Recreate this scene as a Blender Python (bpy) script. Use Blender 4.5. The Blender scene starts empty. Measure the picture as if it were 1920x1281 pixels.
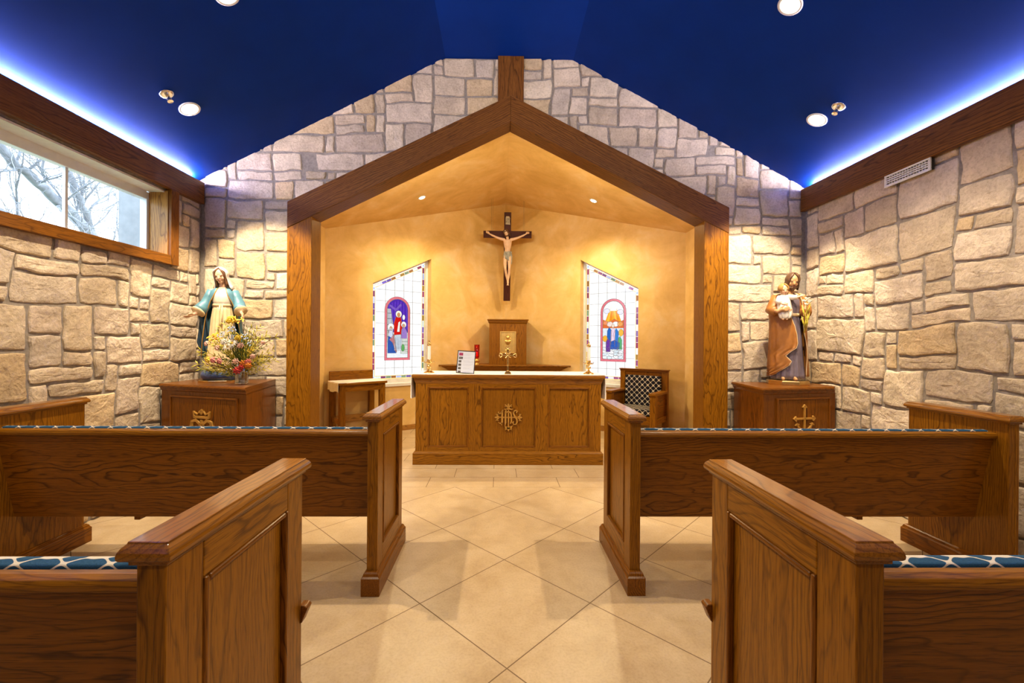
import bpy, bmesh, math, random
from mathutils import Vector, Matrix, noise
from math import sin, cos, pi, sqrt, radians, atan2

scene = bpy.context.scene
COL = scene.collection
R = random.Random(7)

# ------------------------------------------------------------------ camera
CAM_H = 1.326
cam_data = bpy.data.cameras.new('camera')
cam = bpy.data.objects.new('camera', cam_data)
COL.objects.link(cam)
cam_data.sensor_fit = 'HORIZONTAL'
cam_data.sensor_width = 36.0
cam_data.lens = 36.0 * 800.0 / 1920.0
cam_data.shift_x = 11.04 / 1920.0
cam_data.clip_start = 0.02
cam_data.clip_end = 200
_yaw, _roll = radians(1.0), radians(0.42)
cam.matrix_world = (Matrix.Translation((0, 0, CAM_H)) @ Matrix.Rotation(-_yaw, 4, 'Z')
                    @ Matrix.Rotation(radians(90), 4, 'X') @ Matrix.Rotation(_roll, 4, 'Z'))
scene.camera = cam

# ------------------------------------------------------------------ view + world
vs = scene.view_settings
scene.display_settings.display_device = 'sRGB'
vs.view_transform = 'Standard'
vs.look = 'None'
vs.gamma = 1.0
vs.exposure = 0.30
vs.use_curve_mapping = False

world = bpy.data.worlds.new('world')
scene.world = world
world.use_nodes = True
wn = world.node_tree
wn.nodes.clear()
wo = wn.nodes.new('ShaderNodeOutputWorld')
wb = wn.nodes.new('ShaderNodeBackground')
wb.inputs['Color'].default_value = (0.74, 0.88, 1.0, 1)
wb.inputs['Strength'].default_value = 5.0
wn.links.new(wb.outputs[0], wo.inputs[0])

# ------------------------------------------------------------------ lamps of the room and added fill
WARM = (1.0, 0.81, 0.55)
WARMER = (1.0, 0.80, 0.46)


def spot(name, loc, target, watts, angle=110, blend=0.6, color=WARM, radius=0.04):
    l = bpy.data.lights.new(name, 'SPOT')
    l.energy = watts
    l.color = color
    l.spot_size = radians(angle)
    l.spot_blend = blend
    l.shadow_soft_size = radius
    o = bpy.data.objects.new(name, l)
    o.location = loc
    d = Vector(target) - Vector(loc)
    o.rotation_euler = d.to_track_quat('-Z', 'Y').to_euler()
    COL.objects.link(o)
    return o


def area(name, loc, target, watts, sx, sy, color=WARM):
    l = bpy.data.lights.new(name, 'AREA')
    l.energy = watts
    l.color = color
    l.shape = 'RECTANGLE'
    l.size, l.size_y = sx, sy
    o = bpy.data.objects.new(name, l)
    o.location = loc
    d = Vector(target) - Vector(loc)
    o.rotation_euler = d.to_track_quat('-Z', 'Y').to_euler()
    COL.objects.link(o)
    return o


# recessed downlights (x, y, z on the ceiling); the back rows are added fill out of view
LAMPS = [(-2.480, 3.447, 3.122), (2.606, 3.466, 3.142), (-1.761, 2.768, 3.511), (1.895, 2.763, 3.529)]
BACK_FILL = [(-1.85, 0.9, 3.48), (2.0, 0.9, 3.48), (-1.85, -1.2, 3.48), (2.0, -1.2, 3.48)]  # unseen fill lights added to brighten the room, no fittings
NICHE_LAMPS = [(-1.057, 5.814, 3.277), (1.285, 5.820, 3.266)]
spot('downlight_or_fill', (-2.44, 3.46, 3.05), (-2.24, 4.12, 1.1), 205, 76, 0.35)
spot('downlight_or_fill', (2.56, 3.48, 3.07), (2.40, 4.14, 1.1), 205, 76, 0.35)
spot('downlight_or_fill', (-1.74, 2.77, 3.44), (-1.40, 2.85, 0.0), 240, 112, 0.5, radius=0.03)
spot('downlight_or_fill', (1.87, 2.77, 3.46), (1.55, 2.85, 0.0), 200, 118, 0.5, radius=0.03)
for x, y, z in BACK_FILL:
    spot('downlight_or_fill', (x * 0.985, y, z - 0.07), (x * 0.8, y + 0.7, 0.0), 82 if y > 0 else 62, 145, 0.6)
spot('niche_lamp', (-1.02, 5.80, 3.19), (-0.45, 5.35, 0.4), 140, 165, 1.0, WARMER)
spot('niche_lamp', (1.24, 5.80, 3.19), (0.70, 5.35, 0.4), 140, 165, 1.0, WARMER)

# light strips behind the arch beams, washing the niche ceiling and walls
for sx in (-1, 1):
    area('valance_lamp', (0.10 + sx * 0.95, 4.62, 3.06), (0.10 + sx * 0.55, 7.0, 2.2), 11, 1.7, 0.10, WARMER)

# unseen fill lights added behind the viewer to brighten the gable (fittings built with the other lamps)
GABLE_FILL = [((-1.5, -1.0, 3.36), (-1.1, 4.28, 3.35)), ((1.6, -1.0, 3.36), (1.3, 4.28, 3.35))]
for a_, b_ in GABLE_FILL:
    spot('gable_fill_light', a_, b_, 330, 46, 0.9, (1.0, 0.87, 0.70))

# ------------------------------------------------------------------ materials
MATS = {}


def new_mat(name):
    m = bpy.data.materials.new(name)
    m.use_nodes = True
    nt = m.node_tree
    nt.nodes.clear()
    out = nt.nodes.new('ShaderNodeOutputMaterial')
    b = nt.nodes.new('ShaderNodeBsdfPrincipled')
    nt.links.new(b.outputs[0], out.inputs[0])
    MATS[name] = m
    return m, nt, b


class NT:
    """small node-graph helper"""

    def __init__(s, nt):
        s.nt = nt

    def n(s, typ, **kw):
        nd = s.nt.nodes.new(typ)
        for k, v in kw.items():
            setattr(nd, k, v)
        return nd

    def link(s, a, b):
        s.nt.links.new(a, b)

    def val(s, sock, v):
        if hasattr(v, 'is_output'):
            s.nt.links.new(v, sock)
        else:
            sock.default_value = v

    def math(s, op, a, b=None, c=None, clamp=False):
        nd = s.n('ShaderNodeMath', operation=op)
        nd.use_clamp = clamp
        s.val(nd.inputs[0], a)
        if b is not None:
            s.val(nd.inputs[1], b)
        if c is not None:
            s.val(nd.inputs[2], c)
        return nd.outputs[0]

    def vmul(s, v, xyz):
        nd = s.n('ShaderNodeVectorMath', operation='MULTIPLY')
        s.link(v, nd.inputs[0])
        nd.inputs[1].default_value = xyz
        return nd.outputs[0]

    def noise(s, v, scale, detail=3.0, rough=0.55, dist=0.0):
        nd = s.n('ShaderNodeTexNoise')
        s.link(v, nd.inputs['Vector'])
        nd.inputs['Scale'].default_value = scale
        nd.inputs['Detail'].default_value = detail
        nd.inputs['Roughness'].default_value = rough
        nd.inputs['Distortion'].default_value = dist
        return nd.outputs['Fac']

    def ramp(s, fac, stops, interp='LINEAR'):
        nd = s.n('ShaderNodeValToRGB')
        cr = nd.color_ramp
        cr.interpolation = interp
        while len(cr.elements) < len(stops):
            cr.elements.new(0.5)
        for e, (p, c) in zip(cr.elements, stops):
            e.position = p
            e.color = c if len(c) == 4 else (*c, 1)
        s.link(fac, nd.inputs[0])
        return nd.outputs[0]

    def mix(s, fac, a, b, blend='MIX'):
        nd = s.n('ShaderNodeMix', data_type='RGBA', blend_type=blend)
        s.val(nd.inputs[0], fac)
        for i, v in ((6, a), (7, b)):
            if hasattr(v, 'is_output'):
                s.link(v, nd.inputs[i])
            else:
                nd.inputs[i].default_value = v if len(v) == 4 else (*v, 1)
        return nd.outputs[2]

    def bump(s, h, strength, dist, bsdf):
        nd = s.n('ShaderNodeBump')
        nd.inputs['Strength'].default_value = strength
        nd.inputs['Distance'].default_value = dist
        s.link(h, nd.inputs['Height'])
        s.link(nd.outputs[0], bsdf.inputs['Normal'])


def plain(name, col, rough=0.5, metal=0.0, var=0.06, scale=25, bump=0.0, spec=0.5, emit=0.0):
    m, nt, b = new_mat(name)
    g = NT(nt)
    tc = g.n('ShaderNodeTexCoord').outputs['Object']
    f = g.noise(tc, scale, 4)
    lo = tuple(max(0, c * (1 - var * 2)) for c in col)
    hi = tuple(min(1, c * (1 + var * 2)) for c in col)
    g.link(g.ramp(f, [(0.3, lo), (0.7, hi)]), b.inputs['Base Color'])
    b.inputs['Roughness'].default_value = rough
    b.inputs['Metallic'].default_value = metal
    b.inputs['Specular IOR Level'].default_value = spec
    if bump:
        g.bump(f, bump, 0.004, b)
    if emit:
        b.inputs['Emission Color'].default_value = (*col, 1)
        b.inputs['Emission Strength'].default_value = emit
    return m


def wood(name, light, mid, dark, rough=0.38, ring=95.0, coat=0.12, pore=0.55):
    m, nt, b = new_mat(name)
    g = NT(nt)
    at = g.n('ShaderNodeAttribute', attribute_name='gc').outputs['Vector']
    sep = g.n('ShaderNodeSeparateXYZ')
    g.link(at, sep.inputs[0])
    wob = g.noise(g.vmul(at, (4.5, 4.5, 1.3)), 1.0, 3)
    wob2 = g.noise(g.vmul(at, (24, 24, 1.8)), 1.0, 2)
    a2 = g.math('MULTIPLY', sep.outputs[0], sep.outputs[0])
    b2 = g.math('MULTIPLY', sep.outputs[1], sep.outputs[1])
    r = g.math('SQRT', g.math('ADD', a2, b2))
    r = g.math('ADD', r, g.math('MULTIPLY', wob, 0.12))
    r = g.math('ADD', r, g.math('MULTIPLY', wob2, 0.007))
    fr = g.math('FRACT', g.math('MULTIPLY', r, ring))
    rings = g.ramp(fr, [(0.0, (0.0,) * 3), (0.10, (0.9,) * 3), (0.50, (1.0,) * 3), (0.80, (0.75,) * 3), (0.97, (0.0,) * 3)])
    streak = g.noise(g.vmul(at, (120, 120, 2.4)), 1.0, 3, 0.6)
    streak = g.ramp(streak, [(0.33, (0,) * 3), (0.66, (1,) * 3)])
    pores = g.noise(g.vmul(at, (330, 330, 15)), 1.0, 2)
    pm = g.ramp(pores, [(0.34, (0,) * 3), (0.47, (1,) * 3)])
    big = g.noise(g.vmul(at, (3.0, 3.0, 0.9)), 1.0, 3)
    base = g.mix(g.math('MULTIPLY_ADD', streak, 0.6, g.math('MULTIPLY_ADD', big, 1.0, -0.3), clamp=True), mid, light)
    strength = g.math('MULTIPLY_ADD', big, 1.5, -0.18, clamp=True)
    c1 = g.mix(g.math('MULTIPLY', g.math('SUBTRACT', 1.0, rings), strength), base, dark)
    c2 = g.mix(g.math('MULTIPLY', g.math('SUBTRACT', 1.0, pm), pore), c1, dark)
    g.link(c2, b.inputs['Base Color'])
    b.inputs['Roughness'].default_value = rough
    b.inputs['Specular IOR Level'].default_value = 0.14
    b.inputs['Coat Weight'].default_value = coat
    b.inputs['Coat Roughness'].default_value = 0.16 if coat < 0.5 else 0.10
    g.bump(g.math('ADD', pm, g.math('MULTIPLY', rings, 0.5)), 0.10, 0.002, b)
    return m


wood('oak', (0.315, 0.128, 0.007), (0.190, 0.066, 0.003), (0.048, 0.012, 0.0015), 0.36, 95, 0.10)
wood('oak_gloss', (0.315, 0.122, 0.008), (0.20, 0.068, 0.004), (0.07, 0.019, 0.002), 0.30, 95, 0.6)
wood('oak_dark', (0.265, 0.094, 0.006), (0.150, 0.047, 0.003), (0.032, 0.008, 0.0015), 0.34, 95, 0.10)
wood('oak_beam', (0.210, 0.080, 0.014), (0.115, 0.038, 0.007), (0.020, 0.006, 0.002), 0.42, 60, 0.05, 0.6)
wood('cherry', (0.235, 0.080, 0.008), (0.150, 0.046, 0.005), (0.05, 0.012, 0.002), 0.30, 70, 0.25)
wood('oak_light', (0.46, 0.235, 0.055), (0.33, 0.145, 0.028), (0.11, 0.040, 0.010), 0.36, 85, 0.2)
wood('walnut', (0.075, 0.018, 0.010), (0.05, 0.012, 0.007), (0.02, 0.005, 0.003), 0.4, 80, 0.1)

# limestone with a tone per stone
m, nt, b = new_mat('limestone')
g = NT(nt)
tone = g.n('ShaderNodeAttribute', attribute_name='tone').outputs['Color']
pos = g.n('ShaderNodeTexCoord').outputs['Object']
n1 = g.noise(pos, 6, 6, 0.65)
n2 = g.noise(pos, 55, 5, 0.7)
n3 = g.noise(pos, 16, 5, 0.6, 0.8)
c = g.mix(0.75, tone, g.ramp(n1, [(0.3, (0.62, 0.56, 0.5)), (0.7, (1.15, 1.08, 1.0))]), 'MULTIPLY')
c = g.mix(0.55, c, g.ramp(n2, [(0.32, (0.6, 0.55, 0.5)), (0.55, (1.06, 1.05, 1.04))]), 'MULTIPLY')
g.link(c, b.inputs['Base Color'])
b.inputs['Roughness'].default_value = 0.9
b.inputs['Specular IOR Level'].default_value = 0.2
g.bump(g.math('ADD', g.math('MULTIPLY', n3, 1.0), g.math('MULTIPLY', n2, 0.5)), 0.75, 0.016, b)
plain('mortar', (0.26, 0.225, 0.19), 0.95, 0, 0.12, 40, 0.6)

# painted ceiling
plain('blue_paint', (0.0014, 0.025, 0.19), 0.55, 0, 0.04, 3, 0, 0.06)

# sponged yellow plaster
m, nt, b = new_mat('yellow_plaster')
g = NT(nt)
pos = g.n('ShaderNodeTexCoord').outputs['Object']
n1 = g.noise(pos, 2.2, 6, 0.62, 0.6)
n2 = g.noise(pos, 9, 4, 0.6)
c = g.ramp(n1, [(0.30, (0.60, 0.372, 0.10)), (0.52, (0.71, 0.470, 0.168)), (0.74, (0.77, 0.575, 0.30))])
c = g.mix(0.35, c, g.ramp(n2, [(0.3, (0.86, 0.82, 0.75)), (0.7, (1.08, 1.06, 1.05))]), 'MULTIPLY')
g.link(c, b.inputs['Base Color'])
b.inputs['Roughness'].default_value = 0.75
g.bump(n2, 0.08, 0.004, b)

# floor tiles: 61 cm squares laid on the diagonal, straight 61 x 28 tiles before the altar
m, nt, b = new_mat('floor_tile')
g = NT(nt)
pos = g.n('ShaderNodeTexCoord').outputs['Object']
sp = g.n('ShaderNodeSeparateXYZ')
g.link(pos, sp.inputs[0])
X = g.math('SUBTRACT', sp.outputs[0], 0.043)
Y = g.math('SUBTRACT', sp.outputs[1], 1.729)
T = 0.6095
u = g.math('DIVIDE', g.math('ADD', X, Y), T * sqrt(2))
v = g.math('DIVIDE', g.math('SUBTRACT', X, Y), T * sqrt(2))


def edge(t, period):      # distance in metres to the nearest joint
    f = g.math('FRACT', g.math('ADD', t, 100.0))
    return g.math('MULTIPLY', g.math('MINIMUM', f, g.math('SUBTRACT', 1.0, f)), period)


dd = g.math('MINIMUM', edge(u, T), edge(v, T))
Y2 = g.math('DIVIDE', g.math('SUBTRACT', sp.outputs[1], 3.879), 0.284)
row = g.math('FLOOR', Y2)
X2 = g.math('ADD', g.math('DIVIDE', g.math('ADD', sp.outputs[0], 0.65), 0.61), g.math('MULTIPLY', g.math('MODULO', g.math('ADD', row, 100.0), 2.0), 0.63))
ds = g.math('MINIMUM', edge(Y2, 0.284), edge(X2, 0.61))
is_s = g.math('GREATER_THAN', sp.outputs[1], 3.879)
nd = g.n('ShaderNodeMix', data_type='FLOAT')
g.link(is_s, nd.inputs[0]); g.link(dd, nd.inputs[2]); g.link(ds, nd.inputs[3])
dist = nd.outputs[0]
grout = g.math('LESS_THAN', dist, 0.0026)
ctile = g.n('ShaderNodeCombineXYZ')
g.link(g.math('FLOOR', u), ctile.inputs[0]); g.link(g.math('FLOOR', v), ctile.inputs[1])
wn_ = g.n('ShaderNodeTexWhiteNoise', noise_dimensions='3D')
g.link(ctile.outputs[0], wn_.inputs['Vector'])
n1 = g.noise(pos, 3.5, 6, 0.65, 0.4)
n2 = g.noise(pos, 85, 4, 0.7)
n3 = g.noise(pos, 14, 5, 0.6)
c = g.ramp(n1, [(0.28, (0.44, 0.312, 0.172)), (0.5, (0.51, 0.378, 0.222)), (0.75, (0.585, 0.455, 0.288))])
c = g.mix(0.5, c, g.ramp(n2, [(0.3, (0.72, 0.68, 0.62)), (0.55, (1.03, 1.03, 1.03))]), 'MULTIPLY')
c = g.mix(0.4, c, g.ramp(n3, [(0.3, (0.85, 0.82, 0.78)), (0.7, (1.1, 1.1, 1.08))]), 'MULTIPLY')
c = g.mix(0.25, c, g.ramp(wn_.outputs['Value'], [(0, (0.82, 0.80, 0.78)), (1, (1.1, 1.1, 1.1))]), 'MULTIPLY')
c = g.mix(grout, c, (0.17, 0.105, 0.05))
g.link(c, b.inputs['Base Color'])
rg = g.math('MULTIPLY_ADD', n3, 0.14, 0.30)
g.link(g.math('MAXIMUM', rg, g.math('MULTIPLY', grout, 0.8)), b.inputs['Roughness'])
b.inputs['Specular IOR Level'].default_value = 0.45
g.bump(g.math('MULTIPLY_ADD', n2, 0.10, g.math('SUBTRACT', 1.0, grout)), 0.15, 0.002, b)


def trellis(name, fabric, line, px, py, width=0.42, curl=0.35, axes=(0, 2), rough=0.85):
    """interlaced lattice: light curved lines round dark lozenges"""
    m, nt, b = new_mat(name)
    g = NT(nt)
    pos = g.n('ShaderNodeTexCoord').outputs['Object']
    sp = g.n('ShaderNodeSeparateXYZ')
    g.link(pos, sp.inputs[0])
    nz = g.n('ShaderNodeAttribute', attribute_name='gc').outputs['Vector']
    sg = g.n('ShaderNodeSeparateXYZ')
    g.link(nz, sg.inputs[0])
    a = g.math('MULTIPLY', sg.outputs[0], 2 * pi / px)
    bb = g.math('MULTIPLY', sg.outputs[1], 2 * pi / py)
    f = g.math('ADD', g.math('COSINE', a), g.math('COSINE', bb))
    w2 = g.math('SUBTRACT', g.math('COSINE', g.math('MULTIPLY', a, 2.0)), g.math('COSINE', g.math('MULTIPLY', bb, 2.0)))
    f = g.math('ADD', f, g.math('MULTIPLY', w2, curl))
    ab = g.math('ABSOLUTE', f)
    mask = g.ramp(ab, [(max(0.0, width - 0.07), (1,) * 3), (width + 0.07, (0,) * 3)])
    wv = g.noise(g.vmul(pos, (1, 1, 1)), 260, 3)
    dk = tuple(k * 0.6 for k in fabric)
    base = g.mix(wv, dk, tuple(min(1, k * 1.45) for k in fabric))
    g.link(g.mix(mask, base, line), b.inputs['Base Color'])
    b.inputs['Roughness'].default_value = rough
    b.inputs['Specular IOR Level'].default_value = 0.15
    g.bump(g.math('MULTIPLY_ADD', mask, 0.6, wv), 0.4, 0.003, b)


trellis('blue_trellis', (0.018, 0.070, 0.145), (0.62, 0.56, 0.47), 0.098, 0.075, 0.38, 0.5)
trellis('black_trellis', (0.012, 0.012, 0.018), (0.60, 0.52, 0.40), 0.075, 0.075, 0.26, 0.12)

plain('brass', (0.72, 0.50, 0.20), 0.22, 1.0, 0.05)
plain('gold', (0.80, 0.52, 0.16), 0.30, 1.0, 0.05)
plain('gilt_wood', (0.50, 0.26, 0.045), 0.42, 0.25, 0.06, 40)
plain('white_linen', (0.82, 0.79, 0.74), 0.85, 0, 0.03, 80, 0.1)
plain('wax', (0.80, 0.76, 0.70), 0.45, 0, 0.02)
plain('white_paint', (0.72, 0.71, 0.68), 0.5, 0, 0.03)
plain('cream_plaster', (0.58, 0.50, 0.38), 0.85, 0, 0.05, 5)
plain('vinyl', (0.68, 0.72, 0.76), 0.35, 0, 0.02)
plain('black_frame', (0.012, 0.011, 0.012), 0.35, 0, 0.02)
plain('dark_void', (0.03, 0.025, 0.02), 0.9, 0, 0.02)
plain('paper', (0.68, 0.73, 0.86), 0.7, 0, 0.01)
plain('ink_grey', (0.42, 0.46, 0.58), 0.8, 0, 0.02)
plain('photo_red', (0.32, 0.02, 0.10), 0.6, 0, 0.3, 90)
plain('photo_grey', (0.10, 0.09, 0.085), 0.6, 0, 0.5, 120)
plain('chrome', (0.72, 0.70, 0.66), 0.14, 1.0, 0.03)
plain('wire', (0.30, 0.22, 0.12), 0.5, 0.4, 0.02)
plain('skin', (0.66, 0.40, 0.25), 0.5, 0, 0.05, 30)
plain('skin_pale', (0.70, 0.47, 0.30), 0.45, 0, 0.06, 22)
plain('skin_tan', (0.50, 0.27, 0.12), 0.5, 0, 0.05, 30)
plain('mantle_blue', (0.085, 0.22, 0.29), 0.45, 0, 0.10, 14)
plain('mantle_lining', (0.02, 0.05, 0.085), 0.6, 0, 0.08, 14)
plain('robe_cream', (0.70, 0.52, 0.30), 0.5, 0, 0.05, 14)
plain('bodice_white', (0.80, 0.72, 0.58), 0.5, 0, 0.03, 14)
plain('veil_white', (0.78, 0.74, 0.68), 0.55, 0, 0.03, 20)
plain('hair_brown', (0.16, 0.07, 0.028), 0.5, 0, 0.2, 60, 0.3)
plain('hair_dark', (0.10, 0.045, 0.02), 0.5, 0, 0.2, 60, 0.3)
plain('hair_blond', (0.42, 0.22, 0.06), 0.5, 0, 0.15, 60, 0.3)
plain('globe_blue', (0.045, 0.075, 0.20), 0.3, 0, 0.35, 12)
plain('cloud_tan', (0.42, 0.30, 0.19), 0.5, 0, 0.15, 18)
plain('serpent_green', (0.20, 0.17, 0.05), 0.4, 0, 0.2, 40)
plain('robe_violet', (0.155, 0.125, 0.165), 0.55, 0, 0.08, 14)
plain('cloak_brown', (0.33, 0.125, 0.022), 0.5, 0, 0.10, 14)
plain('tunic_white', (0.66, 0.60, 0.55), 0.5, 0, 0.04, 14)
plain('lip_red', (0.35, 0.08, 0.05), 0.5)
plain('eye_dark', (0.03, 0.02, 0.015), 0.3)
plain('loincloth_grey', (0.34, 0.34, 0.29), 0.6, 0, 0.15, 20)
plain('wound_red', (0.20, 0.02, 0.01), 0.5)
plain('plaque_ivory', (0.50, 0.45, 0.36), 0.6, 0, 0.1, 60)
plain('leaf_green', (0.09, 0.13, 0.02), 0.55, 0, 0.25, 30)
plain('leaf_yellow', (0.55, 0.47, 0.05), 0.55, 0, 0.2, 30)
plain('stem_brown', (0.10, 0.06, 0.02), 0.7, 0, 0.2, 30)
plain('petal_yellow', (0.75, 0.52, 0.05), 0.6, 0, 0.12, 40)
plain('petal_white', (0.80, 0.76, 0.66), 0.6, 0, 0.05, 40)
plain('petal_pink', (0.66, 0.22, 0.20), 0.6, 0, 0.12, 40)
plain('petal_blush', (0.72, 0.45, 0.36), 0.6, 0, 0.12, 40)
plain('petal_red', (0.50, 0.03, 0.025), 0.55, 0, 0.12, 40)
plain('petal_orange', (0.75, 0.27, 0.03), 0.6, 0, 0.12, 40)
plain('petal_blue', (0.35, 0.42, 0.58), 0.6, 0, 0.12, 40)
plain('hazed_bark', (0.25, 0.265, 0.30), 0.9, 0, 0.15, 8)  # paler and bluer: haze on the window glass put into the colour
plain('lawn', (0.10, 0.14, 0.05), 0.95, 0, 0.2, 4)
plain('lead', (0.20, 0.21, 0.22), 0.5, 0.3, 0.05)
plain('slot_grey', (0.62, 0.62, 0.60), 0.5, 0.0, 0.02)


def emitter(name, col, strength):
    m = bpy.data.materials.new(name)
    m.use_nodes = True
    nt = m.node_tree
    nt.nodes.clear()
    o = nt.nodes.new('ShaderNodeOutputMaterial')
    e = nt.nodes.new('ShaderNodeEmission')
    e.inputs[0].default_value = (*col, 1)
    e.inputs[1].default_value = strength
    nt.links.new(e.outputs[0], o.inputs[0])
    MATS[name] = m


emitter('lamp_lens', (1.0, 0.88, 0.68), 9.0)
emitter('led_light', (0.80, 0.74, 1.0), 330.0)
emitter('flame', (1.0, 0.16, 0.03), 4.0)

# stained glass: daylight behind it put in as emission, colour per pane
m = bpy.data.materials.new('stained_glass')
m.use_nodes = True
nt = m.node_tree
nt.nodes.clear()
g = NT(nt)
out = g.n('ShaderNodeOutputMaterial')
at = g.n('ShaderNodeAttribute', attribute_name='tone').outputs['Color']
pos = g.n('ShaderNodeTexCoord').outputs['Object']
c = g.mix(0.5, at, g.ramp(g.noise(pos, 30, 3), [(0.3, (0.75,) * 3), (0.7, (1.15,) * 3)]), 'MULTIPLY')
em = g.n('ShaderNodeEmission')
g.link(c, em.inputs[0])
em.inputs[1].default_value = 0.95
gl = g.n('ShaderNodeBsdfGlossy')
gl.inputs['Roughness'].default_value = 0.1
mx = g.n('ShaderNodeMixShader')
mx.inputs[0].default_value = 0.04
g.link(em.outputs[0], mx.inputs[1]); g.link(gl.outputs[0], mx.inputs[2])
g.link(mx.outputs[0], out.inputs[0])
MATS['stained_glass'] = m


def glass(name, col, rough=0.02, mixf=0.12):
    m = bpy.data.materials.new(name)
    m.use_nodes = True
    nt = m.node_tree
    nt.nodes.clear()
    g = NT(nt)
    out = g.n('ShaderNodeOutputMaterial')
    t = g.n('ShaderNodeBsdfTransparent')
    t.inputs[0].default_value = (*col, 1)
    gl = g.n('ShaderNodeBsdfGlossy')
    gl.inputs['Roughness'].default_value = rough
    mx = g.n('ShaderNodeMixShader')
    mx.inputs[0].default_value = mixf
    g.link(t.outputs[0], mx.inputs[1]); g.link(gl.outputs[0], mx.inputs[2])
    g.link(mx.outputs[0], out.inputs[0])
    MATS[name] = m


glass('window_glass', (0.97, 0.985, 1.0), 0.01, 0.04)
glass('red_glass', (0.85, 0.02, 0.02), 0.05, 0.06)
glass('vase_glass', (0.80, 0.82, 0.78), 0.06, 0.45)


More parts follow.
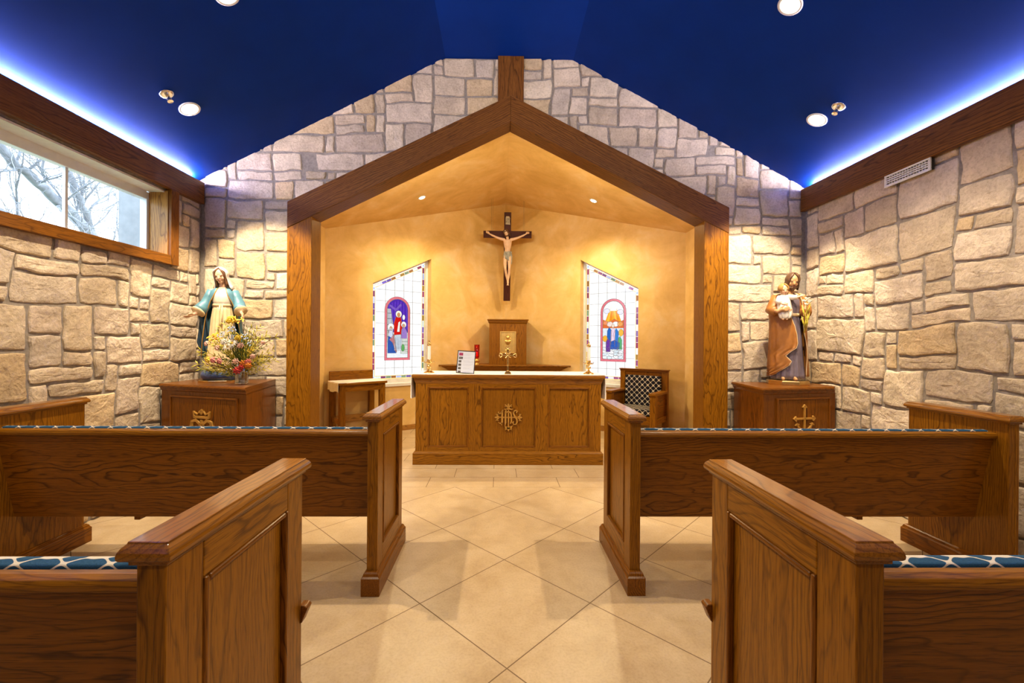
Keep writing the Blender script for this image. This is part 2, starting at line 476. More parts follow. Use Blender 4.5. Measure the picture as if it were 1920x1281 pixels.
# ------------------------------------------------------------------ mesh builder
class MB:
    def __init__(s):
        s.v, s.f, s.gc, s.col, s.mi = [], [], [], [], []
        s.cur = 0

    def add(s, verts, faces, gc=None, col=None):
        o = len(s.v)
        s.v += [tuple(p) for p in verts]
        s.gc += [tuple(p) for p in (gc if gc is not None else verts)]
        s.col += [col or (1, 1, 1)] * len(verts)
        s.f += [tuple(i + o for i in f) for f in faces]
        s.mi += [s.cur] * len(faces)

    def grain(s, verts, axis):
        """board coordinates: third component runs along the grain; every board has its own heart"""
        ox, oy, oz = R.uniform(-0.09, 0.09), R.choice((-1, 1)) * R.uniform(0.04, 0.26), R.uniform(0, 40)
        if isinstance(axis, str):
            i = 'xyz'.index(axis)
            j, k = [(1, 2), (0, 2), (0, 1)][i]
            c = [sum(p[n] for p in verts) / len(verts) for n in range(3)]
            ext = [max(p[n] for p in verts) - min(p[n] for p in verts) for n in range(3)]
            if ext[j] < ext[k]:
                j, k = k, j          # wide direction first
            return [(p[j] - c[j] + ox, p[k] - c[k] + oy, p[i] + oz) for p in verts]
        a = Vector(axis).normalized()
        t = a.orthogonal().normalized()
        w = a.cross(t)
        c = sum((Vector(p) for p in verts), Vector()) / len(verts)
        return [((Vector(p) - c).dot(t) + ox, (Vector(p) - c).dot(w) + oy, Vector(p).dot(a) + oz) for p in verts]

    def box(s, x0, x1, y0, y1, z0, z1, axis='z', col=None):
        x0, x1 = min(x0, x1), max(x0, x1); y0, y1 = min(y0, y1), max(y0, y1); z0, z1 = min(z0, z1), max(z0, z1)
        vs_ = [(x, y, z) for z in (z0, z1) for y in (y0, y1) for x in (x0, x1)]
        fs = [(0, 2, 3, 1), (4, 5, 7, 6), (0, 1, 5, 4), (2, 6, 7, 3), (0, 4, 6, 2), (1, 3, 7, 5)]
        s.add(vs_, fs, s.grain(vs_, axis) if axis else None, col)
        return s

    def prism(s, poly, vec, axis=None, col=None):
        """planar polygon (3-D points) pushed along vec"""
        n = len(poly)
        vec = Vector(vec)
        vs_ = [tuple(Vector(p)) for p in poly] + [tuple(Vector(p) + vec) for p in poly]
        fs = [tuple(range(n))[::-1], tuple(range(n, 2 * n))] + [(i, (i + 1) % n, n + (i + 1) % n, n + i) for i in range(n)]
        s.add(vs_, fs, s.grain(vs_, axis) if axis else None, col)
        return s

    def loft(s, rings, closed=True, cap=True, axis=None, col=None):
        n = len(rings[0])
        vs_ = [tuple(p) for r in rings for p in r]
        fs = []
        m = n if closed else n - 1
        for k in range(len(rings) - 1):
            for i in range(m):
                j = (i + 1) % n
                fs.append((k * n + i, k * n + j, (k + 1) * n + j, (k + 1) * n + i))
        if cap and closed:
            fs.append(tuple(range(n))[::-1])
            fs.append(tuple((len(rings) - 1) * n + i for i in range(n)))
        s.add(vs_, fs, s.grain(vs_, axis) if axis else None, col)
        return s

    def lathe(s, prof, c=(0, 0, 0), n=32, axis=None, col=None):
        """prof: list of (radius, z)"""
        rings = [[(c[0] + max(r, 1e-4) * cos(2 * pi * i / n), c[1] + max(r, 1e-4) * sin(2 * pi * i / n), c[2] + z) for i in range(n)] for r, z in prof]
        return s.loft(rings, axis=axis, col=col)

    def tube(s, pts, rad, n=8, flat=1.0, col=None, axis=None):
        pts = [Vector(p) for p in pts]
        if not hasattr(rad, '__len__'):
            rad = [rad] * len(pts)
        rings = []
        up = None
        for i, p in enumerate(pts):
            a = pts[max(i - 1, 0)]; b_ = pts[min(i + 1, len(pts) - 1)]
            d = (b_ - a)
            d = d.normalized() if d.length > 1e-9 else Vector((0, 0, 1))
            if up is None:
                up = d.orthogonal().normalized()
            up = (up - d * up.dot(d))
            up = up.normalized() if up.length > 1e-6 else d.orthogonal().normalized()
            w = d.cross(up)
            rings.append([p + up * (rad[i] * cos(2 * pi * k / n)) + w * (rad[i] * flat * sin(2 * pi * k / n)) for k in range(n)])
        return s.loft(rings, axis=axis, col=col)

    def ball(s, c, r, n=14, rot=None, col=None):
        rx, ry, rz = r if hasattr(r, '__len__') else (r, r, r)
        c = Vector(c)
        rings = []
        m = max(6, n // 2)
        for k in range(1, m):
            t = pi * k / m
            ring = []
            for i in range(n):
                p = Vector((rx * sin(t) * cos(2 * pi * i / n), ry * sin(t) * sin(2 * pi * i / n), -rz * cos(t)))
                if rot is not None:
                    p = rot @ p
                ring.append(c + p)
            rings.append(ring)
        o = len(s.v)
        s.loft(rings, cap=False, col=col)
        ends = []
        for sg_ in (-1, 1):
            p = Vector((0, 0, sg_ * rz))
            if rot is not None:
                p = rot @ p
            ends.append(c + p)
        o2 = len(s.v)
        s.v += [tuple(e) for e in ends]; s.gc += [tuple(e) for e in ends]; s.col += [col or (1, 1, 1)] * 2
        last = o + (m - 2) * n
        for i in range(n):
            s.f.append((o2, o + (i + 1) % n, o + i)); s.mi.append(s.cur)
            s.f.append((o2 + 1, last + i, last + (i + 1) % n)); s.mi.append(s.cur)
        return s

    def chain(s, pts, rads, n=10):
        """tapered limb with rounded ends"""
        s.tube(pts, rads, n)
        s.ball(pts[0], rads[0], n); s.ball(pts[-1], rads[-1], n)
        return s

    def xform(s, M):
        s.v = [tuple(M @ Vector(p)) for p in s.v]
        return s

    def build(s, name, mat, parent=None, bevel=0.0, smooth=False, remesh=0.0, seg=2, solid=0.0, sub=0, normals=True):
        me = bpy.data.meshes.new(name)
        me.from_pydata(s.v, [], s.f)
        mats = mat if isinstance(mat, (list, tuple)) else [mat]
        for mm in mats:
            me.materials.append(MATS[mm])
        if len(mats) > 1:
            me.polygons.foreach_set('material_index', s.mi)
        a = me.attributes.new('gc', 'FLOAT_VECTOR', 'POINT')
        a.data.foreach_set('vector', [x for p in s.gc for x in p])
        ca = me.attributes.new('tone', 'FLOAT_COLOR', 'POINT')
        ca.data.foreach_set('color', [x for p in s.col for x in (*p, 1.0)])
        if normals:
            bm = bmesh.new()
            bm.from_mesh(me)
            bmesh.ops.recalc_face_normals(bm, faces=bm.faces)
            bm.to_mesh(me)
            bm.free()
        if smooth:
            me.polygons.foreach_set('use_smooth', [True] * len(me.polygons))
        me.update()
        o = bpy.data.objects.new(name, me)
        COL.objects.link(o)
        if parent is not None:
            o.parent = parent
        if remesh:
            md = o.modifiers.new('remesh', 'REMESH')
            md.mode = 'VOXEL'; md.voxel_size = remesh; md.use_smooth_shade = True
            sm = o.modifiers.new('smooth', 'SMOOTH')
            sm.factor = 0.5; sm.iterations = 3
        if solid:
            md = o.modifiers.new('solid', 'SOLIDIFY')
            md.thickness = solid; md.offset = 0
        if sub:
            md = o.modifiers.new('sub', 'SUBSURF')
            md.levels = sub; md.render_levels = sub
        if bevel:
            md = o.modifiers.new('bevel', 'BEVEL')
            md.width = bevel; md.segments = seg; md.limit_method = 'ANGLE'; md.angle_limit = radians(40)
            md.harden_normals = False
        return o


def tag(o, label=None, cat=None, group=None, kind=None):
    if label: o['label'] = label
    if cat: o['category'] = cat
    if group: o['group'] = group
    if kind: o['kind'] = kind
    return o


def thing(name, loc=(0, 0, 0), rz=0.0, label=None, cat=None, group=None, kind=None):
    o = bpy.data.objects.new(name, None)
    o.empty_display_size = 0.1
    COL.objects.link(o)
    o.location = loc
    o.rotation_euler = (0, 0, rz)
    return tag(o, label, cat, group, kind)


CHILDREN = None


def copy_tree(o, parent=None, skip=()):
    c = o.copy()
    COL.objects.link(c)
    c.parent = parent
    for ch in [k for k in list(bpy.data.objects) if k.parent == o]:
        if ch.name.split('.')[0] not in skip:
            copy_tree(ch, c, skip)
    return c


def raised_frame(mb, x0, x1, z0, z1, y, w, d, axis_y=True):
    """thin moulding round a rectangle in the xz plane at y, standing d proud (towards -y)"""
    mb.box(x0, x0 + w, y - d, y, z0, z1, 'z'); mb.box(x1 - w, x1, y - d, y, z0, z1, 'z')
    mb.box(x0 + w, x1 - w, y - d, y, z0, z0 + w, 'x'); mb.box(x0 + w, x1 - w, y - d, y, z1 - w, z1, 'x')


plain('stucco', (0.24, 0.255, 0.28), 0.9, 0, 0.05, 12)


# ================================================================== SETTING
XL, XR, YB = -2.965, 3.115, 4.295          # mortar planes of the stone walls
YBACK = -3.2
EAVE_Z = 2.945
CREASE_L, CREASE_R, CREASE_Z = -0.554, 0.730, 4.165
SL = (CREASE_Z - EAVE_Z) / (2.905 + CREASE_L)
SR = (CREASE_Z - EAVE_Z) / (3.035 - CREASE_R)


def ceil_z(x):
    if x < CREASE_L: return CREASE_Z + SL * (x - CREASE_L)
    if x > CREASE_R: return CREASE_Z - SR * (x - CREASE_R)
    return CREASE_Z


def struct(o, label, cat):
    return tag(o, label, cat, None, 'structure')


# ---- floor
mb = MB()
mb.add([(-3.3, YBACK, 0), (3.3, YBACK, 0), (3.3, 7.7, 0), (-3.3, 7.7, 0)], [(0, 1, 2, 3)])
struct(mb.build('floor', 'floor_tile'), 'beige stone tile floor laid on the diagonal down the aisle', 'floor')

# ---- main ceiling: two slopes and a flat strip
mb = MB()
xs = [-3.15, CREASE_L, CREASE_R, 3.28]
v_ = [(x, y, ceil_z(x)) for x in xs for y in (YBACK, YB + 0.03)]
mb.add(v_, [(0, 2, 3, 1), (2, 4, 5, 3), (4, 6, 7, 5)])
struct(mb.build('ceiling', 'blue_paint'), 'deep blue painted tray ceiling with two slopes', 'ceiling')


# ---- ashlar stone work
def clip(poly, a, b_, c_):
    """keep a*x + b*z <= c"""
    out = []
    n = len(poly)
    for i in range(n):
        p, q = poly[i], poly[(i + 1) % n]
        dp, dq = a * p[0] + b_ * p[1] - c_, a * q[0] + b_ * q[1] - c_
        if dp <= 0: out.append(p)
        if (dp < 0 < dq) or (dq < 0 < dp):
            t = dp / (dp - dq)
            out.append((p[0] + (q[0] - p[0]) * t, p[1] + (q[1] - p[1]) * t))
    return out


def ashlar(w, h, seed, unit=0.105, big=1):
    """random squared rubble: rectangles (x, z, w, h) filling w by h"""
    rr = random.Random(seed)
    nx, nz = int(math.ceil(w / unit)), int(math.ceil(h / unit))
    occ = [[False] * nx for _ in range(nz)]
    sizes = [(4, 2, 6), (3, 2, 6), (5, 2, 3), (3, 3, 2), (2, 2, 3), (2, 1, 3), (3, 1, 5), (4, 1, 2), (1, 1, 2), (4, 3, 2 * big), (2, 3, 2), (1, 2, 1), (5, 3, big)]
    res = []
    for j in range(nz):
        for i in range(nx):
            if occ[j][i]: continue
            ok = []
            for (a, b_, wt) in sizes:
                if j + b_ > nz or i + a > nx: continue
                if any(occ[j + y][i + x] for y in range(b_) for x in range(a)): continue
                ok += [(a, b_)] * wt
            a, b_ = rr.choice(ok) if ok else (1, 1)
            for y in range(b_):
                for x in range(a):
                    if j + y < nz and i + x < nx: occ[j + y][i + x] = True
            res.append((i * unit, j * unit, a * unit, b_ * unit))
    return res


STONE_TONES = [(0.63, 0.54, 0.41), (0.67, 0.58, 0.45), (0.60, 0.51, 0.39), (0.64, 0.56, 0.45), (0.68, 0.60, 0.47), (0.58, 0.50, 0.41), (0.64, 0.51, 0.33), (0.62, 0.55, 0.46), (0.68, 0.60, 0.49)]


def stone(mb, poly, to3, seed, gap=0.011):
    """one dressed stone: poly in wall coordinates, rings from the joint up to a rough raised face"""
    xs_ = [p[0] for p in poly]; zs_ = [p[1] for p in poly]
    w, h = max(xs_) - min(xs_), max(zs_) - min(zs_)
    if w < 0.035 or h < 0.03: return
    cx, cz = (max(xs_) + min(xs_)) / 2, (max(zs_) + min(zs_)) / 2
    dense = []
    n = len(poly)
    for i in range(n):
        p, q = poly[i], poly[(i + 1) % n]
        L = math.hypot(q[0] - p[0], q[1] - p[1])
        k = max(1, int(L / 0.034))
        for t in range(k):
            dense.append((p[0] + (q[0] - p[0]) * t / k, p[1] + (q[1] - p[1]) * t / k))
    if len(dense) < 4: return
    rr = random.Random(seed)
    lift = rr.uniform(0.009, 0.021)
    rings = []
    mwh = min(w, h) / 2
    steps = [(gap * 0.8, -0.012), (gap, lift * 0.45), (gap + 0.006, lift * 0.86), (gap + 0.02, lift)]
    steps = [s_ for s_ in steps if s_[0] < mwh * 0.8]
    last = steps[-1][0]
    for f in (0.3, 0.6, 0.85):
        steps.append((last + (mwh - last) * f, lift))
    # rounded corners: pull points near bounding corners inwards
    for ins, dep in steps:
        ring = []
        fx, fz = max(0.02, (w - 2 * ins) / w), max(0.02, (h - 2 * ins) / h)
        for (x, z) in dense:
            ax, az = abs(x - cx) / (w / 2), abs(z - cz) / (h / 2)
            cr = max(0, ax * az - 0.62) * 0.10
            q = Vector((x * 9 + seed * 3.1, z * 9, 0))
            jx = noise.noise(q) * 0.012 + noise.noise(q * 3.1) * 0.005
            jz = noise.noise(q + Vector((40, 7, 3))) * 0.012 + noise.noise(q * 3.1 + Vector((5, 9, 1))) * 0.005
            edge_f = 1.0 if ins < gap + 0.02 else 0.4
            px = cx + (x - cx) * fx * (1 - cr) + jx * edge_f
            pz = cz + (z - cz) * fz * (1 - cr) + jz * edge_f
            q2 = Vector((px * 13, pz * 13, seed * 1.7))
            d = dep
            if dep > 0.008:
                d += noise.noise(q2) * 0.006 + noise.noise(q2 * 2.7) * 0.0035 + (noise.noise(Vector((px * 4, pz * 4, seed))) * 0.006)
            ring.append(to3(px, pz, d))
        rings.append(ring)
    t = rr.choice(STONE_TONES)
    k = rr.uniform(0.88, 1.10)
    mb.loft(rings, cap=False, col=tuple(min(1, c_ * k) for c_ in t))
    o = len(mb.v)
    last = rings[-1]
    c3 = sum((Vector(p) for p in last), Vector()) / len(last)
    mb.v.append(tuple(c3)); mb.gc.append(tuple(c3)); mb.col.append(mb.col[-1])
    nn = len(last)
    for i in range(nn):
        mb.f.append((o - nn + i, o - nn + (i + 1) % nn, o)); mb.mi.append(mb.cur)


def warp(x, z, s):
    q = Vector((x * 1.6, z * 1.6, s))
    return (x + noise.noise(q) * 0.05 + noise.noise(q * 2.7) * 0.02, z + noise.noise(q + Vector((9, 4, 2))) * 0.05 + noise.noise(q * 2.7 + Vector((3, 3, 3))) * 0.016)


def stone_rects(mb, w, h, x0, z0, seed, to3, clipper, unit=0.105, big=1):
    for i, (x, z, a, b_) in enumerate(ashlar(w, h, seed, unit, big)):
        pts = []
        for (p, q) in (((0, 0), (1, 0)), ((1, 0), (1, 1)), ((1, 1), (0, 1)), ((0, 1), (0, 0))):
            for t in (0, 0.34, 0.67):
                pts.append(warp(x0 + x + a * (p[0] + (q[0] - p[0]) * t), z0 + z + b_ * (p[1] + (q[1] - p[1]) * t), seed))
        c_ = (x0 + x + a / 2, z0 + z + b_ / 2)
        pl = clipper(pts, c_)
        if pl and len(pl) > 2:
            stone(mb, pl, to3, seed * 1000 + i)


AX, APEX_OUT, APEX_IN, BS = 0.102, 3.772, 3.513, 0.495      # arch: axis, outer and inner apex, slope
POST_LO, POST_LI, POST_RI, POST_RO = -2.09, -1.85, 2.05, 2.30


def mid_line(x):      # centre line of the arch beams
    return (APEX_OUT + APEX_IN) / 2 - BS * abs(x - AX)


def clip_back(pl, c_):
    x, z = c_
    pl = clip(pl, -1, 0, 2.935); pl = clip(pl, 1, 0, 3.085)
    pl = clip(pl, 0, -1, 0.0)
    pl = clip(pl, 0, 1, CREASE_Z + 0.02)
    pl = clip(pl, -SL, 1, CREASE_Z - SL * CREASE_L + 0.015)
    pl = clip(pl, SR, 1, CREASE_Z + SR * CREASE_R + 0.015)
    if not pl: return pl
    if abs(x - AX) < 2.12 and z > 2.45:
        if z < mid_line(x) - 0.35: return None
        if x < AX: return clip(clip(pl, BS, -1, -(mid_line(AX)) + BS * AX), 1, 0, AX)
        return clip(clip(pl, -BS, -1, -(mid_line(AX)) - BS * AX), -1, 0, -AX)
    if x < POST_LI - 0.1: return clip(pl, 1, 0, -1.97)
    if x > POST_RI + 0.1: return clip(pl, -1, 0, -2.17)
    return None


mb = MB()
mb.cur = 0
stone_rects(mb, 6.2, 4.35, -3.02, -0.03, 11, lambda x, z, d: (x, YB - d, z), clip_back, 0.098, 0)
# mortar bed: gable polygon with the arched opening left out (both faces of the wall)
op_l, op_r = POST_LI - 0.06, POST_RI + 0.06


def gable(y, mi):
    mb.cur = mi
    zi = lambda x: APEX_IN + 0.06 - BS * abs(x - AX)
    P = lambda x, z: (x, y, z)
    mb.add([P(-3.2, 0), P(op_l, 0), P(op_l, zi(op_l)), P(op_l, ceil_z(op_l) + .02), P(-3.2, ceil_z(-3.2) + .02)], [(0, 1, 2, 3, 4)])
    mb.add([P(op_r, 0), P(3.3, 0), P(3.3, ceil_z(3.3) + .02), P(op_r, ceil_z(op_r) + .02), P(op_r, zi(op_r))], [(0, 1, 2, 3, 4)])
    mb.add([P(op_l, zi(op_l)), P(AX, zi(AX)), P(AX, CREASE_Z + .02), P(CREASE_L, CREASE_Z + .02), P(op_l, ceil_z(op_l) + .02)], [(0, 1, 2, 3, 4)])
    mb.add([P(AX, zi(AX)), P(op_r, zi(op_r)), P(op_r, ceil_z(op_r) + .02), P(CREASE_R, CREASE_Z + .02), P(AX, CREASE_Z + .02)], [(0, 1, 2, 3, 4)])


gable(YB, 1)
gable(4.42, 2)
struct(mb.build('wall_back', ['limestone', 'mortar', 'yellow_plaster'], normals=True), 'limestone gable wall round the timber arch', 'wall')

# ---- left stone wall with the clerestory window
WY0, WY1, WZ0, WZ1 = 2.40, 3.838, 2.060, 2.640


def clip_left(pl, c_):
    y, z = c_
    pl = clip(pl, 1, 0, 4.265); pl = clip(pl, 0, -1, 0.0); pl = clip(pl, 0, 1, 2.72)
    zlo = min(q[1] for q in pl) if pl else 9
    if WY0 - .02 < y < WY1 + .02 and z > WZ0 - 0.3:
        return clip(pl, 0, 1, WZ0 - 0.05) if zlo < WZ0 - 0.10 else None
    if z > WZ0 - 0.02 and y > WY1: return clip(pl, -1, 0, -(WY1 + 0.03))
    if z > WZ0 - 0.02 and y < WY0: return clip(pl, 1, 0, WY0 - 0.03)
    if z < WZ0 and WY0 - .3 < y < WY1 + .3: return clip(pl, 0, 1, WZ0 - 0.05)
    return pl


mb = MB()
stone_rects(mb, 5.0, 2.8, -0.72, -0.02, 23, lambda y, z, d: (XL + d, y, z), clip_left)
mb.cur = 1


def wall_x(x, holes, ztop):
    if holes:
        (y0, y1, z0, z1) = holes
        for (a, b_, c_, d) in ((YBACK, 4.33, 0, z0), (YBACK, 4.33, z1, ztop), (YBACK, y0, z0, z1), (y1, 4.33, z0, z1)):
            mb.add([(x, a, c_), (x, b_, c_), (x, b_, d), (x, a, d)], [(0, 1, 2, 3)])
    else:
        mb.add([(x, YBACK, 0), (x, 4.33, 0), (x, 4.33, ztop), (x, YBACK, ztop)], [(0, 1, 2, 3)])


wall_x(XL, (WY0, WY1, WZ0, WZ1), 2.80)
mb.add([(XL, YBACK, 2.80), (XL, 4.33, 2.80), (-3.15, 4.33, 2.80), (-3.15, YBACK, 2.80)], [(0, 1, 2, 3)])
mb.add([(-3.15, YBACK, 2.80), (-3.15, 4.33, 2.80), (-3.15, 4.33, 2.95), (-3.15, YBACK, 2.95)], [(0, 1, 2, 3)])
struct(mb.build('wall_left', ['limestone', 'mortar']), 'limestone side wall under the high window', 'wall')

mb = MB()


def clip_right(pl, c_):
    pl = clip(pl, 1, 0, 4.265); pl = clip(pl, 0, -1, 0.0); pl = clip(pl, 0, 1, 2.72)
    return pl


stone_rects(mb, 5.0, 2.8, -0.72, -0.02, 37, lambda y, z, d: (XR - d, y, z), clip_right)
mb.cur = 1
wall_x(XR, None, 2.80)
mb.add([(XR, YBACK, 2.80), (XR, 4.33, 2.80), (3.28, 4.33, 2.80), (3.28, YBACK, 2.80)], [(0, 1, 2, 3)])
mb.add([(3.28, YBACK, 2.80), (3.28, 4.33, 2.80), (3.28, 4.33, 2.95), (3.28, YBACK, 2.95)], [(0, 1, 2, 3)])
struct(mb.build('wall_right', ['limestone', 'mortar']), 'limestone side wall with the air grille', 'wall')

mb = MB()
mb.add([(-3.3, YBACK, 0), (3.3, YBACK, 0), (3.3, YBACK, 4.3), (-3.3, YBACK, 4.3)], [(0, 1, 2, 3)])
struct(mb.build('wall_rear', 'cream_plaster'), 'plain cream wall behind the viewer', 'wall')

# ---- niche behind the arch: two side walls and a V of two walls with stained glass
NA, NB, NC = Vector((-2.3, 5.68)), Vector((2.5, 5.68)), Vector((0.1, 7.45))
NL = (NC - NA).length
NZA, NZC = 2.80, 3.72


def niche_wall(name, origin, rz, flip, hole, label):
    """local x along the wall, y away from the room; hole: (u0, u1, z0, z at u0, z at u1)"""
    mb = MB()
    za, zc = (NZA, NZC) if not flip else (NZC, NZA)
    u0, u1, z0, t0, t1 = hole
    o = [(0, 0, 0), (NL, 0, 0), (NL, 0, zc), (0, 0, za)]
    i = [(u0, 0, z0), (u1, 0, z0), (u1, 0, t1), (u0, 0, t0)]
    b_ = [(p[0], 0.17, p[2]) for p in i]
    mb.add(o + i + b_, [(0, 1, 5, 4), (1, 2, 6, 5), (2, 3, 7, 6), (3, 0, 4, 7), (4, 5, 9, 8), (5, 6, 10, 9), (6, 7, 11, 10), (7, 4, 8, 11)])
    ob = mb.build(name, 'yellow_plaster')
    ob.location = (origin.x, origin.y, 0)
    ob.rotation_euler = (0, 0, rz)
    struct(ob, label, 'wall')
    return ob


RZL = atan2((NC - NA).y, (NC - NA).x)
RZR = atan2((NB - NC).y, (NB - NC).x)
HOLE_L = (0.645, 1.555, 0.69, 2.141, 2.593)
HOLE_R = (NL - 1.540, NL - 0.635, 0.69, 2.60, 2.105)
niche_wall('wall_niche_left', NA, RZL, False, HOLE_L, 'sponged yellow angled wall left of the crucifix')
niche_wall('wall_niche_right', NC, RZR, True, HOLE_R, 'sponged yellow angled wall right of the crucifix')
for nm, x, lb in (('wall_niche_side_left', -2.3, 'short yellow side wall behind the arch post on the left'), ('wall_niche_side_right', 2.5, 'short yellow side wall behind the arch post on the right')):
    mb = MB()
    mb.add([(x, 4.40, 0), (x, 5.68, 0), (x, 5.68, NZA), (x, 4.40, NZA)], [(0, 1, 2, 3)])
    struct(mb.build(nm, 'yellow_plaster'), lb, 'wall')
mb = MB()
mb.add([(-2.3, 4.40, NZA), (0.1, 4.40, NZC), (0.1, 7.45, NZC), (-2.3, 5.68, NZA), (2.5, 4.40, NZA), (2.5, 5.68, NZA)], [(0, 1, 2, 3), (1, 4, 5, 2)])
struct(mb.build('ceiling_niche', 'yellow_plaster'), 'yellow gabled ceiling over the altar niche', 'ceiling')


def local_frame(origin, rz):
    return Matrix.Translation((origin.x, origin.y, 0)) @ Matrix.Rotation(rz, 4, 'Z')


for nm, org, rz, lb in (('baseboard_niche_left', NA, RZL, 'low oak baseboard under the stained glass window by the credence table'), ('baseboard_niche_right', NC, RZR, 'low oak baseboard under the stained glass window by the armchair')):
    mb = MB().box(0.02, NL - 0.02, -0.014, -0.001, 0.0, 0.076, 'x')
    ob = mb.build(nm, 'oak_light', bevel=0.003)
    ob.location = (org.x, org.y, 0); ob.rotation_euler = (0, 0, rz)
    struct(ob, lb, 'baseboard')

# ---- timber: cove beams, arch posts, rafters, king post
mb = MB().box(-2.955, -2.91, YBACK + .01, 4.262, 2.655, 2.868, 'y')
struct(mb.build('trim_1', 'oak_beam', bevel=0.006), 'dark oak beam along the top of the left wall', 'beam')
mb = MB().box(3.04, 3.085, YBACK + .01, 4.262, 2.655, 2.880, 'y')
struct(mb.build('trim_2', 'oak_beam', bevel=0.006), 'dark oak beam along the top of the right wall', 'beam')
YF, YK = 4.23, 4.457
lo = lambda x: APEX_IN - BS * abs(x - AX)
hi = lambda x: APEX_OUT - BS * abs(x - AX)
for nm, a, b_, lb in (('trim_3', POST_LO, POST_LI, 'oak arch post beside the left pedestal'), ('trim_4', POST_RI, POST_RO, 'oak arch post beside the right pedestal')):
    mb = MB().prism([(a, YF + .004, 0), (b_, YF + .004, 0), (b_, YF + .004, lo(b_)), (a, YF + .004, lo(a))], (0, YK - YF - .004, 0), 'z')
    struct(mb.build(nm, 'oak', bevel=0.005), lb, 'post')
for nm, e, lb in (('trim_5', POST_LO, 'sloping dark oak arch beam, left half of the gable'), ('trim_6', POST_RO, 'sloping dark oak arch beam, right half of the gable')):
    sgn = -1 if e < AX else 1
    mb = MB().prism([(AX, YF, APEX_IN), (e, YF, lo(e)), (e, YF, hi(e)), (AX, YF, APEX_OUT)], (0, YK - YF, 0), (sgn, 0, -BS))
    struct(mb.build(nm, 'oak_beam', bevel=0.005), lb, 'beam')
mb = MB().prism([(-0.026, 4.236, hi(-0.026) - 0.002), (AX, 4.236, APEX_OUT), (0.231, 4.236, hi(0.231) - 0.002), (0.231, 4.236, CREASE_Z), (-0.026, 4.236, CREASE_Z)], (0, 0.055, 0), 'z')
struct(mb.build('trim_7', 'oak_beam', bevel=0.004), 'short dark oak king post rising from the arch peak to the ceiling', 'post')

# ---- clerestory window in the left wall
w1 = thing('window_1', (0, 0, 0), 0, 'wide high window with a white frame in the left stone wall', 'window', None, 'structure')
XG = -3.125
mb = MB()
mb.box(-3.16, -3.10, WY0, WY0 + .05, WZ0, 2.62, 'z'); mb.box(-3.16, -3.10, WY1 - .035, WY1, WZ0, 2.62, 'z')
mb.box(-3.16, -3.10, WY0 + .05, WY1 - .035, WZ0, WZ0 + .04, 'y'); mb.box(-3.16, -3.10, WY0 + .05, WY1 - .035, 2.555, 2.64, 'y')
mb.build('window_frame', 'vinyl', w1, bevel=0.004)
MB().box(-3.135, -3.113, 3.112, 3.132, WZ0 + .04, 2.555, 'z').build('mullion', 'vinyl', w1)
mb = MB(); mb.add([(XG, WY0 + .04, WZ0 + .03), (XG, WY1 - .03, WZ0 + .03), (XG, WY1 - .03, 2.56), (XG, WY0 + .04, 2.56)], [(0, 1, 2, 3)])
mb.build('glass_pane', 'window_glass', w1)
mb = MB().box(-3.10, XL + .03, WY1 - .012, WY1 + .02, WZ0, 2.64, 'z')
mb.box(-3.10, XL + .03, WY0 - .02, WY0 + .012, WZ0, 2.64, 'z').box(-3.10, XL + .03, WY0, WY1, WZ0 - .02, WZ0 + .012, 'y')
mb.build('jamb', 'oak_light', w1)
MB().box(-3.10, XL, WY0, WY1, 2.625, 2.645, 'y').build('soffit', 'white_paint', w1)
mb = MB().box(-2.955, -2.905, WY1 - .005, WY1 + .085, WZ0 - .075, 2.655, 'z').box(-2.955, -2.905, WY0 - .085, WY0 + .005, WZ0 - .075, 2.655, 'z')
mb.box(-2.955, -2.905, WY0 + .005, WY1 - .005, WZ0 - .075, WZ0 + .008, 'y')
mb.build('casing', 'oak_dark', w1, bevel=0.004)


# ---- stained glass windows
def poly2(mb, pts, y, col):
    """flat pane in window coordinates"""
    c_ = (sum(p[0] for p in pts) / len(pts), sum(p[1] for p in pts) / len(pts))
    mb.add([(p[0], y, p[1]) for p in pts], [tuple(range(len(pts)))], None, col)


def ell(cx, cz, rx, rz, n=14, rot=0.0):
    return [(cx + rx * cos(t) * cos(rot) - rz * sin(t) * sin(rot), cz + rx * cos(t) * sin(rot) + rz * sin(t) * cos(rot)) for t in [2 * pi * i / n for i in range(n)]]


def stroke(mb, pts, y, w, d=0.004, closed=False, col=None):
    """lead strip / raised ribbon of width w along 2-D points, standing from y to y-d"""
    n = len(pts)
    P = [Vector(p) for p in pts]
    L, Rr = [], []
    for i in range(n):
        a = P[i - 1] if (i > 0 or closed) else P[i]
        b_ = P[(i + 1) % n] if (i < n - 1 or closed) else P[i]
        t = (b_ - a)
        t = t.normalized() if t.length > 1e-9 else Vector((1, 0))
        nn = Vector((-t.y, t.x)) * (w / 2 if not hasattr(w, '__len__') else w[i] / 2)
        L.append(P[i] + nn); Rr.append(P[i] - nn)
    vs_, fs = [], []
    for i in range(n):
        vs_ += [(L[i].x, y, L[i].y), (Rr[i].x, y, Rr[i].y), (Rr[i].x, y - d, Rr[i].y), (L[i].x, y - d, L[i].y)]
    for i in range(n if closed else n - 1):
        a, b_ = 4 * i, 4 * ((i + 1) % n)
        for k in range(4):
            fs.append((a + k, a + (k + 1) % 4, b_ + (k + 1) % 4, b_ + k))
    if not closed:
        fs += [(0, 1, 2, 3), (4 * n - 4, 4 * n - 1, 4 * n - 2, 4 * n - 3)]
    mb.add(vs_, fs, None, col)


WHITE = (1.0, 1.0, 1.0)


